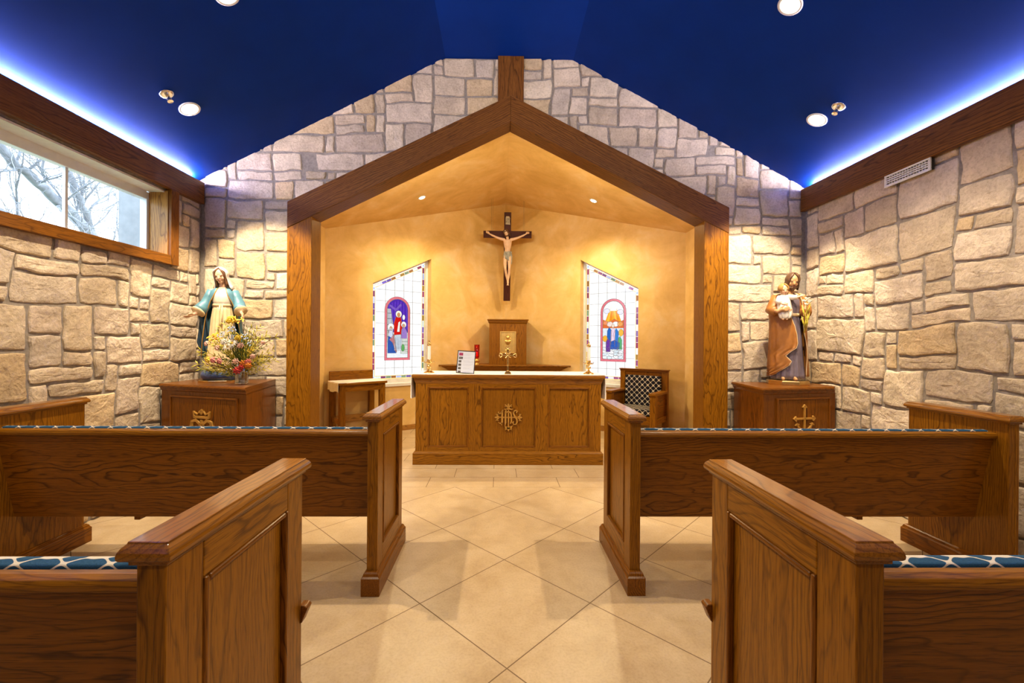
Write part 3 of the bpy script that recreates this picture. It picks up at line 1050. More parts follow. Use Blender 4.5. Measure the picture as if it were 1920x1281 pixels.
def stained_window(name, origin, rz, flip, hole, label, scene_fn):
    u0, u1, z0, t0, t1 = hole
    root = thing(name, (origin.x, origin.y, 0), rz, label, 'window', None, 'structure')
    Y0 = 0.135
    fr = 0.035
    zt = lambda u: t0 + (t1 - t0) * (u - u0) / (u1 - u0)
    # white timber frame and stool
    mb = MB()
    mb.prism([(u0, Y0 - .03, z0), (u0 + fr, Y0 - .03, z0), (u0 + fr, Y0 - .03, zt(u0 + fr)), (u0, Y0 - .03, zt(u0))], (0, .06, 0))
    mb.prism([(u1 - fr, Y0 - .03, z0), (u1, Y0 - .03, z0), (u1, Y0 - .03, zt(u1)), (u1 - fr, Y0 - .03, zt(u1 - fr))], (0, .06, 0))
    mb.prism([(u0, Y0 - .029, zt(u0) - .03), (u1, Y0 - .029, zt(u1) - .03), (u1, Y0 - .029, zt(u1)), (u0, Y0 - .029, zt(u0))], (0, .058, 0))
    mb.box(u0, u1, Y0 - .03, Y0 + .03, z0, z0 + 0.07)
    mb.build('window_frame', 'white_paint', root, bevel=0.003)
    MB().box(u0 - 0.01, u1 + 0.01, -0.02, Y0 - .03, z0 - .03, z0 + .012, 'x').build('window_stool', 'white_paint', root, bevel=0.003)
    g0, g1, gz = u0 + fr, u1 - fr, z0 + 0.07
    gt = lambda u: zt(u) - .035
    pane = MB()
    lead = MB()
    poly2(pane, [(g0, gz), (g1, gz), (g1, gt(g1)), (g0, gt(g0))], Y0 + .012, WHITE)
    rr = random.Random(name)
    b_ = 0.062
    # quarry lattice
    ni = 5
    for i in range(1, ni):
        u = g0 + b_ + (g1 - g0 - 2 * b_) * i / ni
        stroke(lead, [(u, gz + b_), (u, gt(u) - b_)], Y0 + .008, 0.0036)
    z = gz + b_ + 0.10
    while z < max(gt(g0), gt(g1)) - b_:
        a, c_ = g0 + b_, g1 - b_
        if gt(a) - b_ < z: a = max(a, g0 + (z + b_ - gt(g0)) / (gt(g1) - gt(g0)) * (g1 - g0)) if t1 > t0 else a
        if gt(c_) - b_ < z: c_ = min(c_, g0 + (z + b_ - gt(g0)) / (gt(g1) - gt(g0)) * (g1 - g0)) if t1 < t0 else c_
        if c_ - a > 0.03: stroke(lead, [(a, z), (c_, z)], Y0 + .008, 0.0036)
        z += 0.165
    # jewelled border
    pal = [(0.24, 0.09, 0.30), (0.28, 0.07, 0.20), (0.18, 0.11, 0.42), (0.40, 0.15, 0.05), (0.45, 0.24, 0.06), (0.20, 0.28, 0.18), (0.32, 0.05, 0.14), (0.26, 0.16, 0.40)]
    inner, outer = 0.031, 0.012
    Yp = Y0 + .006

    def strip(p, q, n, ins):
        """blocks from p to q, ins = unit inward"""
        for i in range(n):
            a = (p[0] + (q[0] - p[0]) * i / n, p[1] + (q[1] - p[1]) * i / n)
            c_ = (p[0] + (q[0] - p[0]) * (i + .93) / n, p[1] + (q[1] - p[1]) * (i + .93) / n)
            col = rr.choice(pal) if i % 4 else rr.choice([(0.55, 0.62, 0.95), (0.75, 0.85, 0.80), (0.9, 0.85, 0.95)])
            k = rr.uniform(0.8, 1.25)
            poly2(pane, [(a[0] + ins[0] * outer, a[1] + ins[1] * outer), (c_[0] + ins[0] * outer, c_[1] + ins[1] * outer), (c_[0] + ins[0] * (outer + inner), c_[1] + ins[1] * (outer + inner)), (a[0] + ins[0] * (outer + inner), a[1] + ins[1] * (outer + inner))], Yp, tuple(min(1.2, v * k) for v in col))

    amber = (1.0, 0.70, 0.22)
    for off, w in ((0.006, 0.011), (0.046, 0.010)):
        ring = [(g0 + off, gz + off), (g1 - off, gz + off), (g1 - off, gt(g1 - off) - off * 1.1), (g0 + off, gt(g0 + off) - off * 1.1)]
        for i in range(4):
            stroke(pane, [ring[i], ring[(i + 1) % 4]], Yp + .003, w, 0.002, False, amber)
    sl = (gt(g1) - gt(g0)) / (g1 - g0)
    nrm = 1 / sqrt(1 + sl * sl)
    strip((g0, gz + .05), (g0, gt(g0) - .07), 14 if t0 < t1 else 18, (1, 0))
    strip((g1, gz + .05), (g1, gt(g1) - .07), 18 if t0 < t1 else 14, (-1, 0))
    strip((g0 + .06, gz), (g1 - .06, gz), 9, (0, 1))
    strip((g0 + .07, gt(g0 + .07)), (g1 - .07, gt(g1 - .07)), 10, (sl * nrm, -nrm))
    for (cu, cz) in ((g0 + .028, gt(g0) - .04), (g1 - .028, gt(g1) - .04), (g0 + .028, gz + .028), (g1 - .028, gz + .028)):
        poly2(pane, ell(cu, cz, .026, .026, 8), Yp - .001, (0.80, 0.88, 1.0))
        poly2(pane, ell(cu, cz, .012, .012, 6), Yp - .002, (0.45, 0.55, 0.85))
    # arched medallion
    cu = (u0 + u1) / 2 - (0.028 if not flip else -0.028)
    hw, zb, zs = 0.20, 1.035, 1.785
    arch = [(cu - hw, zb), (cu + hw, zb)] + [(cu + hw * cos(t), zs + hw * sin(t)) for t in [pi * i / 14 for i in range(15)]]
    inn = [(cu - hw + .035, zb + .035), (cu + hw - .035, zb + .035)] + [(cu + (hw - .035) * cos(t), zs + (hw - .035) * sin(t)) for t in [pi * i / 14 for i in range(15)]]
    poly2(pane, arch, Y0 + .003, (0.75, 0.17, 0.22))
    poly2(pane, inn, Y0 + .002, (0.85, 0.88, 0.92))
    stroke(lead, arch, Y0 + .002, 0.005, 0.004, True)
    stroke(lead, inn, Y0 + .001, 0.006, 0.004, True)

    def put(pts, lay, col, outline=True, w=0.004):
        pts = [(cu + p[0], p[1]) for p in pts]
        keep = pts
        col = tuple(v ** 1.45 for v in col)
        poly2(pane, keep, Y0 + .001 - lay * .0008, col)
        if outline: stroke(lead, keep, Y0 - lay * .0008, w, 0.0012, True)

    scene_fn(put, hw - .037, zb + .037, zs)
    pane.build('stained_glass_pane', 'stained_glass', root)
    lead.build('lead_came', 'lead', root)
    return root


def scene_supper(put, hw, zb, zs):
    top = [(hw * cos(t), zs + hw * sin(t)) for t in [pi * i / 12 for i in range(13)]]
    put([(-hw, 1.45), (hw, 1.45)] + top, 1, (0.16, 0.07, 0.52))
    for k in range(-3, 4):        # curtain folds
        put([(k * .045, 1.93 - abs(k) * .02), (k * .045 + .012, 1.93 - abs(k) * .02), (k * .05 + .012, 1.5), (k * .05 - .006, 1.5)], 2, (0.24, 0.11, 0.66), False)
    put([(-.12, 1.86), (-.03, 1.80), (.05, 1.88), (.06, 1.86), (-.03, 1.77), (-.13, 1.84)], 3, (0.30, 0.16, 0.72))
    put([(-hw, 1.30), (-.075, 1.30), (-.075, 1.60), (-.11, 1.80), (-hw, 1.80)], 2, (0.62, 0.64, 0.62))
    for z in (1.38, 1.47, 1.56, 1.65, 1.73):
        put([(-hw, z), (-.09, z), (-.09, z + .008), (-hw, z + .008)], 3, (0.2, 0.2, 0.24), False)
    put([(-hw, zb), (hw, zb), (hw, 1.16), (.05, 1.20), (-hw, 1.16)], 2, (0.86, 0.90, 0.95))
    put([(.05, 1.13), (hw, 1.13), (hw, 1.36), (.05, 1.36)], 3, (0.70, 0.74, 0.70))
    for z in (1.19, 1.26, 1.31):
        put([(.05, z), (hw, z), (hw, z + .006), (.05, z + .006)], 4, (0.25, 0.28, 0.3), False)
    put(ell(.085, 1.22, .028, .055), 5, (0.22, 0.52, 0.22))
    put([(-.055, 1.40), (.055, 1.40), (.075, 1.55), (.05, 1.68), (-.03, 1.68), (-.06, 1.58)], 5, (0.72, 0.03, 0.03))
    put([(-.01, 1.46), (.03, 1.46), (.04, 1.62), (.01, 1.60)], 6, (0.95, 0.90, 0.85))
    put(ell(.015, 1.725, .048, .052), 5, (0.98, 0.96, 0.82))
    put(ell(.015, 1.715, .024, .032), 6, (0.75, 0.45, 0.22))
    put(ell(-.105, 1.53, .05, .055), 5, (0.95, 0.96, 0.98))
    put(ell(-.105, 1.51, .022, .03), 6, (0.75, 0.5, 0.32))
    put([(-.155, 1.14), (-.02, 1.14), (-.05, 1.34), (-.08, 1.48), (-.14, 1.48), (-.155, 1.3)], 5, (0.05, 0.18, 0.52))
    put([(-.13, 1.34), (-.08, 1.30), (-.03, 1.16), (-.01, 1.15), (-.06, 1.42)], 6, (0.62, 0.30, 0.34))
    put([(-.15, 1.40), (-.08, 1.36), (-.07, 1.50), (-.12, 1.52)], 6, (0.70, 0.74, 0.86))
    put([(-.05, 1.18), (.06, 1.18), (.07, 1.32), (.05, 1.42), (-.05, 1.41), (-.06, 1.3)], 6, (0.68, 0.74, 0.80))
    for k in range(4):
        put([(-.035 + k * .025, 1.20), (-.028 + k * .025, 1.20), (-.03 + k * .027, 1.38), (-.036 + k * .027, 1.38)], 7, (0.28, 0.34, 0.44), False)
    put([(.05, 1.36), (.15, 1.36), (.15, 1.46), (.11, 1.53), (.06, 1.50)], 6, (0.45, 0.32, 0.66))
    put(ell(.095, 1.57, .042, .046), 6, (0.96, 0.95, 0.98))
    put(ell(.095, 1.555, .02, .026), 7, (0.72, 0.48, 0.32))
    put(ell(.095, 1.68, .022, .04), 5, (0.95, 0.95, 0.98))


def scene_clouds(put, hw, zb, zs):
    top = [(hw * cos(t), zs + hw * sin(t)) for t in [pi * i / 12 for i in range(13)]]
    put([(-hw, 1.60), (hw, 1.60)] + top, 1, (0.92, 0.93, 0.98))
    for k in range(7):          # rays
        a = -0.9 + 1.8 * k / 6
        put([(sin(a) * .03 - .006, 1.90), (sin(a) * .03 + .006, 1.90), (sin(a + .16) * .15, 1.63), (sin(a - .16) * .15, 1.63)], 2, [(0.98, 0.52, 0.05), (1.0, 0.66, 0.12), (0.92, 0.40, 0.03)][k % 3], False)
    put([(-.045, 1.91), (.045, 1.91), (.055, 1.80), (-.055, 1.80)], 3, (1.0, 0.98, 0.85), False)
    put([(-hw, 1.54), (hw, 1.54), (hw, 1.66), (.1, 1.63), (.02, 1.68), (-.06, 1.63), (-hw, 1.67)], 3, (0.82, 0.28, 0.10))
    for i, (x, z, r, c_) in enumerate([(-.12, 1.62, .04, (0.9, 0.42, 0.22)), (.11, 1.60, .045, (0.92, 0.5, 0.2)), (-.05, 1.60, .05, (0.95, 0.8, 0.75)), (.04, 1.60, .05, (0.98, 0.95, 0.95)), (-.1, 1.80, .05, (0.85, 0.85, 0.95)), (.11, 1.78, .05, (0.85, 0.82, 0.95))]):
        put(ell(x, z, r, r * .8, 10), 4, c_)
    put([(-hw, 1.30), (hw, 1.30), (hw, 1.54), (-hw, 1.54)], 2, (0.80, 0.88, 0.96))
    put([(-.10, 1.28), (-.03, 1.28), (-.02, 1.50), (-.06, 1.56), (-.09, 1.50)], 5, (0.06, 0.25, 0.62))
    put([(.03, 1.26), (.08, 1.26), (.09, 1.48), (.05, 1.54), (.01, 1.46)], 5, (0.08, 0.33, 0.72))
    put([(-.035, 1.30), (.03, 1.30), (.035, 1.50), (0, 1.55), (-.03, 1.50)], 6, (0.88, 0.72, 0.86))
    put(ell(.0, 1.575, .022, .028), 7, (0.92, 0.78, 0.68))
    put([(-.05, 1.22), (.10, 1.22), (.11, 1.32), (.03, 1.36), (-.05, 1.33)], 7, (0.05, 0.20, 0.60))
    put([(-.11, 1.18), (-.04, 1.18), (-.04, 1.34), (-.08, 1.38), (-.11, 1.34)], 7, (0.26, 0.10, 0.48))
    put([(.08, 1.22), (.14, 1.22), (.14, 1.36), (.11, 1.42), (.08, 1.38)], 7, (0.20, 0.55, 0.30))
    put(ell(-.125, 1.38, .04, .05, 10), 6, (0.95, 0.58, 0.12))
    put(ell(.125, 1.47, .038, .055, 10), 6, (0.95, 0.62, 0.15))
    put([(-hw, zb), (hw, zb), (hw, 1.24), (-hw, 1.24)], 3, (0.88, 0.93, 0.98))
    rr = random.Random(4)
    for z in (1.10, 1.14, 1.18, 1.22):
        for k in range(4):
            x = -.12 + k * .08 + rr.uniform(-.02, .02)
            put(ell(max(-.125, min(.125, x)), z + rr.uniform(-.01, .01), .042, .026, 10, rr.uniform(-.4, .4)), 4 + int(z * 50) % 3, rr.choice([(0.90, 0.94, 0.98), (0.80, 0.90, 0.98), (0.95, 0.96, 1.0)]))


stained_window('window_2', NA, RZL, False, HOLE_L, 'sloped stained glass window with a red-robed figure under a purple curtain', scene_supper)
stained_window('window_3', NC, RZR, True, HOLE_R, 'sloped stained glass window with blue figures among clouds under golden rays', scene_clouds)

mb = MB().box(-3.78, -3.30, 4.30, 4.66, -0.02, 3.6, None)
struct(mb.build('wall_outside', 'stucco'), 'pale stucco pier outside the high window', 'wall')


# ================================================================== PEWS
def make_pew(s, loc, label, group):
    """local x runs from the aisle face outwards, y towards the altar, z up"""
    root = thing('pew', loc, 0, label, 'pew', group)
    L, T, D, HT = 2.105, 0.056, 0.60, 0.945
    r = R

    def bx(mb, x0, x1, y0, y1, z0, z1, ax):
        mb.box(s * x0, s * x1, y0, y1, z0, z1, ax)

    for (xa, xb, outer) in ((0.0, T, -1), (L - T, L, 1)):
        # frame of stiles and rails, with a core so the inner face is plain
        mb = MB()
        y0, y1 = 0.02, 0.585
        zt = HT - 0.034
        core0, core1 = (xa + 0.022, xb) if outer < 0 else (xa, xb - 0.022)
        bx(mb, core0, core1, y0 + .001, y1 - .001, 0.02, zt, 'z')
        fa, fb = (xa, xa + 0.024) if outer < 0 else (xb - 0.024, xb)
        bx(mb, fa, fb, y0, y0 + 0.105, 0.02, zt, 'z')
        bx(mb, fa, fb, y1 - 0.095, y1, 0.02, zt, 'z')
        bx(mb, fa, fb, y0 + 0.105, y1 - 0.095, zt - 0.095, zt, 'y')
        bx(mb, fa, fb, y0 + 0.105, y1 - 0.095, 0.02, 0.215, 'y')
        ep = mb.build('end_panel', 'oak', root, bevel=0.003)
        # sunk field + dark moulding
        ia, ib = (xa + 0.014, xa + 0.025) if outer < 0 else (xb - 0.025, xb - 0.014)
        mb = MB(); bx(mb, ia, ib, y0 + 0.10, y1 - 0.09, 0.21, zt - 0.09, 'z')
        mb.build('inset_panel', 'oak', ep)
        mb = MB()
        ya, yb, za, zb = y0 + 0.105, y1 - 0.095, 0.215, zt - 0.095
        ma, mb_ = (xa - 0.005, xa + 0.016) if outer < 0 else (xb - 0.016, xb + 0.005)
        w = 0.015
        bx(mb, ma, mb_, ya, ya + w, za, zb, 'z'); bx(mb, ma, mb_, yb - w, yb, za, zb, 'z')
        bx(mb, ma, mb_, ya + w, yb - w, za, za + w, 'y'); bx(mb, ma, mb_, ya + w, yb - w, zb - w, zb, 'y')
        tag(mb.build('panel_moulding', 'oak_dark', ep, bevel=0.006, seg=3), 'dark stained moulding round the sunk panel')
        # cap with an ogee edge
        c = (xa + xb) / 2
        mb = MB()
        prof = [(0.047, 0), (0.050, 0.004), (0.0505, 0.010), (0.049, 0.017), (0.045, 0.024), (0.040, 0.0285), (0.0385, 0.029), (0.0375, 0.034)]
        rings = []
        for (hw, dz) in prof:
            e = hw - 0.050
            y_a, y_b = 0.0 - e, D + e
            rings.append([(s * (c - hw), y_a, HT - 0.034 + dz), (s * (c + hw), y_a, HT - 0.034 + dz), (s * (c + hw), y_b, HT - 0.034 + dz), (s * (c - hw), y_b, HT - 0.034 + dz)])
        mb.loft(rings, axis='y')
        mb.box(s * (c - .036), s * (c + .036), 0.012, 0.592, HT - 0.045, HT - 0.033, 'y')
        mb.build('cap_rail', 'oak_gloss', ep, bevel=0.002)
        # base block with a sloping top edge
        mb = MB()
        rings = []
        for (g_, z) in ((0.020, 0.0), (0.020, 0.092), (0.014, 0.100), (0.010, 0.112), (0.002, 0.120)):
            rings.append([(s * (xa - g_), y0 - g_ - .012, z), (s * (xb + g_), y0 - g_ - .012, z), (s * (xb + g_), y1 + g_ + .012, z), (s * (xa - g_), y1 + g_ + .012, z)])
        mb.loft(rings, axis='y')
        mb.build('base_moulding', 'oak_dark', ep, bevel=0.002)
    # leaning back board
    a = T - 0.004
    b_ = L - T + 0.004
    mb = MB()
    tz, bz = 0.812, 0.335
    ty, by = 0.092, 0.185
    third = [(0, 0.36), (0.36, 0.68), (0.68, 1.0)]
    for (p, q) in third:
        za, zb = bz + (tz - bz) * p, bz + (tz - bz) * q
        ya, yb = by + (ty - by) * p, by + (ty - by) * q
        mb.prism([(s * a, ya, za), (s * a, ya + 0.024, za), (s * a, yb + 0.024, zb), (s * a, yb, zb)], (s * (b_ - a), 0, 0), 'x')
    back = mb.build('backrest', 'oak_dark', root)
    # rounded top rail
    prof = [(0.088, 0.806), (0.076, 0.812), (0.073, 0.824), (0.078, 0.836), (0.092, 0.842), (0.110, 0.842), (0.116, 0.836), (0.116, 0.806)]
    MB().prism([(s * a, y, z) for y, z in prof], (s * (b_ - a), 0, 0), 'x').build('top_rail', 'oak', back, bevel=0.002)
    # upholstered back and seat
    mb = MB()
    prof = [(0.205, 0.45), (0.250, 0.46), (0.262, 0.50), (0.178, 0.82), (0.165, 0.842), (0.140, 0.849), (0.118, 0.846), (0.117, 0.80)]
    vs_ = []
    gcs = []
    ns = 2
    for i in range(ns):
        x = s * (a + 0.004 + (b_ - a - .008) * i / (ns - 1))
        acc = 0
        for k, (y, z) in enumerate(prof):
            if k: acc += math.hypot(y - prof[k - 1][0], z - prof[k - 1][1])
            vs_.append((x, y, z)); gcs.append((x, acc, 0))
    n = len(prof)
    fs = [(k, (k + 1) % n, n + (k + 1) % n, n + k) for k in range(n - 1)] + [(n - 1, 0, n, 2 * n - 1)] + [tuple(range(n)), tuple(range(n, 2 * n))]
    mb.add(vs_, fs, gcs)
    mb.build('back_cushion', 'blue_trellis', root, bevel=0.004)
    mb = MB(); bx(mb, a, b_, 0.185, 0.565, 0.395, 0.420, 'x')
    seat = mb.build('seat', 'oak', root, bevel=0.006)
    mb = MB(); mb.box(s * (a + .006), s * (b_ - .006), 0.225, 0.56, 0.420, 0.475, None)
    mb.gc = [(p[0], p[1] + p[2], 0) for p in mb.v]
    mb.build('seat_cushion', 'blue_trellis', root, bevel=0.018, seg=3)
    # brackets below
    for f in (0.33, 0.67):
        x = a + (b_ - a) * f
        mb = MB().prism([(s * (x - .016), 0.20, 0.395), (s * (x - .016), 0.54, 0.395), (s * (x - .016), 0.52, 0.34), (s * (x - .016), 0.24, 0.31), (s * (x - .016), 0.20, 0.31)], (s * .032, 0, 0), 'y')
        mb.build('seat_bracket', 'oak_dark', root, bevel=0.003)
    # small turned nose of the seat rail on the aisle side
    mb = MB().prism([(s * -0.023, 0.575, 0.466), (s * -0.014, 0.575, 0.475), (s * 0.004, 0.575, 0.475), (s * 0.004, 0.575, 0.415), (s * -0.004, 0.575, 0.420)], (0, 0.035, 0), 'y')
    mb.build('corner_bracket', 'oak_dark', root, bevel=0.003)
    return root


PG = 'oak pews with blue trellis cushions'
pl = make_pew(-1, (-0.628, 0.80, 0), 'nearest oak pew left of the aisle, cut off by the frame, blue cushion edge showing', PG)
pr = make_pew(1, (0.702, 0.80, 0), 'nearest oak pew right of the aisle, cut off by the frame, blue cushion edge showing', PG)
for src, x, lb in ((pl, -0.628, 'oak pew left of the aisle, in the row nearest the altar'), (pr, 0.702, 'oak pew right of the aisle, in the row nearest the altar')):
    q = copy_tree(src, None, ('corner_bracket',))
    q.location = (x, 2.228, 0)
    q['label'] = lb


# ================================================================== ALTAR
def make_altar():
    root = thing('altar', (0.112, 4.60, 0), 0, 'oak altar with three panels and a gilt monogram under a white cloth', 'altar')
    W, D = 1.0, 0.55
    mb = MB()
    zt = 0.872
    for x0, x1 in ((-W, -0.868), (-0.428, -0.296), (0.297, 0.427), (0.879, W)):
        mb.box(x0, x1, 0.0, 0.03, 0.14, zt, 'z')
    for x0, x1 in ((-0.868, -0.428), (-0.296, 0.297), (0.427, 0.879)):
        mb.box(x0, x1, 0.0, 0.03, 0.829, zt, 'x'); mb.box(x0, x1, 0.0, 0.03, 0.14, 0.186, 'x')
    mb.box(-W, W, 0.03, D, 0.14, zt, 'z')
    body = mb.build('body', 'oak', root, bevel=0.002)
    for x0, x1 in ((-0.868, -0.428), (-0.296, 0.297), (0.427, 0.879)):
        p = MB().box(x0, x1, 0.014, 0.034, 0.186, 0.829, 'z').build('front_panel', 'oak', body)
        mb = MB(); raised_frame(mb, x0 - .002, x1 + .002, 0.184, 0.831, 0.016, 0.018, 0.018)
        mb.build('panel_moulding', 'oak_dark', p, bevel=0.006, seg=3)
    mb = MB()
    rings = []
    for g_, z in ((0.024, 0.0), (0.024, 0.122), (0.014, 0.132), (0.002, 0.142)):
        rings.append([(-W - g_, -g_, z), (W + g_, -g_, z), (W + g_, D + g_, z), (-W - g_, D + g_, z)])
    mb.loft(rings, axis='x'); mb.build('plinth', 'oak', root, bevel=0.002)
    mb = MB()
    rings = []
    for g_, z in ((0.002, 0.868), (0.006, 0.885), (0.014, 0.900), (0.017, 0.920), (0.020, 0.928), (0.035, 0.930), (0.038, 0.948), (0.035, 0.963), (0.030, 0.966)):
        rings.append([(-W - g_, -g_, z), (W + g_, -g_, z), (W + g_, D + g_, z), (-W - g_, D + g_, z)])
    mb.loft(rings, axis='x'); mb.build('table_top', 'oak_gloss', root, bevel=0.002)
    # gilt monogram: cross arms with fleury ends through the letters
    mb = MB()
    cz, yy, d = 0.508, 0.016, 0.022
    S = 0.000455     # metres per traced unit

    def st(pts, w, dd=d):
        stroke(mb, [((x - 945) * S, cz - (y - 683) * S) for x, y in pts], yy, [k * S for k in w] if hasattr(w, '__len__') else w * S, dd)

    st([(650, 686), (1245, 686)], 30, d * .7)
    st([(945, 400), (945, 960)], 30, d * .7)
    for cx_, cy_, dx, dy in ((640, 686, -1, 0), (1250, 686, 1, 0), (940, 375, 0, -1), (945, 990, 0, 1)):
        f = lambda u, v: (cx_ + dx * u - dy * v, cy_ + dy * u + dx * v)
        st([f(-60, 0), f(-10, 0), f(25, 0)], [34, 46, 4])
        for k in (-1, 1):
            st([f(-80, 10 * k), f(-50, 30 * k), f(-25, 62 * k), f(-5, 82 * k)], [20, 34, 30, 6])
            st([f(-70, 80 * k), f(-40, 68 * k), f(-15, 72 * k)], [6, 24, 10])
    # h: ornate stems
    for x in (795, 875):
        st([(x + 20, 500 + (0 if x < 800 else -30)), (x, 560), (x, 690), (x, 800), (x - 15, 870 if x < 800 else 900)], [12, 42, 42, 42, 8])
    st([(795, 540), (745, 600), (700, 570), (720, 545)], [34, 26, 26, 10])
    st([(800, 820), (750, 830), (705, 805)], [34, 26, 8])
    st([(880, 585), (930, 545), (985, 560), (1012, 620), (1012, 780), (985, 830), (1040, 800)], [26, 26, 34, 38, 38, 30, 8])
    st([(945, 570), (945, 800)], 34)
    # s
    st([(1130, 575), (1150, 540), (1120, 518), (1075, 535), (1062, 590), (1090, 650), (1140, 720), (1150, 790), (1120, 850), (1070, 850), (1045, 800), (1075, 785)], [30, 32, 26, 26, 36, 40, 40, 34, 26, 26, 34, 28])
    st([(840, 490), (880, 500), (945, 470), (1010, 495), (1055, 488)], [8, 26, 34, 26, 8])
    st([(850, 890), (890, 920), (945, 940), (1000, 920), (1050, 880)], [8, 34, 44, 34, 8])
    tag(mb.build('monogram', 'gilt_wood', body, bevel=0.0015), 'gilt carved IHS monogram')
    return root


make_altar()
# cloth on the altar
mb = MB()
top = 0.9665
xl, xr, y0, y1 = 0.112 - 1.034, 0.112 + 1.034, 4.585, 5.12
nx = 60
th = 0.0035
rows = []
for z_, in ((top,), (top + th,)):
    pass
mb.box(xl, xr, y0, y1, top + .0005, top + th, None)
for sg_, xe in ((-1, xl), (1, xr)):
    rings = []
    for k in range(25):
        y = y0 + 0.02 + (y1 - y0 - 0.04) * k / 24
        wv = 0.012 * sin(k * 1.7) + 0.008 * sin(k * 0.8 + 1)
        low = top - 0.262 + 0.006 * (k % 2)
        x = xe + sg_ * 0.006
        rings.append([(xe - sg_ * .004, y, top + th), (x + sg_ * 0.004, y, top + th - .004), (x + sg_ * (.010 + wv * .4), y, top - 0.1), (x + sg_ * (0.002 + wv), y, low), (x + sg_ * (-0.003 + wv), y, low), (x + sg_ * (.005 + wv * .4), y, top - 0.1), (x, y, top - .004)])
    mb.loft(rings, axis=None)
tag(mb.build('altar_cloth', 'white_linen', smooth=False), 'white linen cloth over the altar top with lace ends hanging down', 'cloth')


def candlestick(x, y, lab_s, lab_c):
    z0 = top + th
    t = thing('candlestick', (x, y, z0), 0, lab_s, 'candlestick', 'brass candlesticks on the altar')
    mb = MB().lathe([(0.058, 0), (0.060, 0.006), (0.050, 0.012), (0.030, 0.022), (0.016, 0.034), (0.014, 0.040)], n=28)
    mb.build('base', 'brass', t, smooth=True)
    MB().lathe([(0.012, 0.034), (0.011, 0.05), (0.022, 0.062), (0.026, 0.072), (0.018, 0.084), (0.012, 0.094), (0.018, 0.104), (0.024, 0.110)], n=24).build('stem', 'brass', t, smooth=True)
    mb = MB().lathe([(0.012, 0.104), (0.030, 0.110), (0.042, 0.118), (0.044, 0.122), (0.030, 0.120), (0.022, 0.122), (0.024, 0.150), (0.019, 0.150), (0.018, 0.124)], n=28)
    for k in range(6):
        a = 2 * pi * k / 6
        mb.tube([(0.030 * cos(a), 0.030 * sin(a), 0.116), (0.048 * cos(a), 0.048 * sin(a), 0.112), (0.056 * cos(a), 0.056 * sin(a), 0.126), (0.048 * cos(a), 0.048 * sin(a), 0.134)], [0.004, 0.004, 0.003, 0.002], 6)
    mb.build('drip_pan', 'brass', t, smooth=True)
    c = thing('candle', (x, y, z0 + 0.126), 0, lab_c, 'candle', 'altar candles')
    MB().lathe([(0.0175, 0), (0.0185, 0.03), (0.0185, 0.188), (0.015, 0.194)], n=24).build('wax_body', 'wax', c, smooth=True)
    mb = MB().lathe([(0.021, 0.176), (0.022, 0.192), (0.016, 0.204), (0.008, 0.210), (0.007, 0.232), (0.009, 0.234)], n=20)
    mb.build('follower', 'brass', c, smooth=True)


candlestick(-0.775, 4.78, 'small brass candlestick on the left end of the altar', 'white candle on the left end of the altar')
candlestick(1.005, 4.74, 'small brass candlestick on the right end of the altar', 'white candle on the right end of the altar')

# standing altar cross of brass
t = thing('altar_cross', (0.102, 4.655, top + th), 0, 'small ornate brass standing cross at the middle of the altar', 'cross')
mb = MB().box(-.036, .036, -.026, .026, 0, .006, None).box(-.032, .032, -.022, .022, .006, .022, None).box(-.024, .024, -.016, .016, .022, .030, None)
mb.build('base', 'brass', t, bevel=0.002)
mb = MB().box(-.008, .008, -.005, .005, .028, .27, None).box(-.066, .066, -.005, .005, .196, .212, None)
mb.lathe([(0.012, 0.03), (0.014, 0.036), (0.010, 0.044)], n=16)


def scroll(mb, c, dx, dz):
    p = lambda u, v: (c[0] + dx * u - dz * v, 0, c[2] + dz * u + dx * v)
    for k in (-1, 1):
        mb.tube([p(-.012, .004 * k), p(.004, .014 * k), p(.016, .020 * k), p(.026, .014 * k), p(.022, .006 * k)], [.004, .005, .005, .004, .002], 8)
    mb.ball(p(.026, 0), (.007, .006, .007), 10)


scroll(mb, (-.066, 0, .204), -1, 0); scroll(mb, (.066, 0, .204), 1, 0); scroll(mb, (0, 0, .268), 0, 1)
for a in (45, 135, 225, 315):
    a = radians(a)
    mb.tube([(.010 * cos(a), 0, .204 + .010 * sin(a)), (.034 * cos(a), 0, .204 + .034 * sin(a)), (.042 * cos(a + .3), 0, .204 + .042 * sin(a + .3))], [.004, .0045, .002], 8)
mb.build('cross', 'brass', t, smooth=False, bevel=0.001)
mb = MB()
zc = .204
mb.ball((0, -.012, zc + .014), (.009, .009, .012), 12)
mb.chain([(0, -.010, zc - .004), (0, -.011, zc - .04)], [.010, .008], 8)
for k in (-1, 1):
    mb.chain([(.009 * k, -.010, zc - .002), (.034 * k, -.010, zc + .006), (.060 * k, -.009, zc + .004)], [.005, .004, .003], 8)
    mb.chain([(.005 * k, -.011, zc - .044), (.006 * k, -.014, zc - .08), (.002 * k, -.010, zc - .118)], [.006, .005, .0035], 8)
mb.build('corpus', 'brass', t, remesh=0.0022)

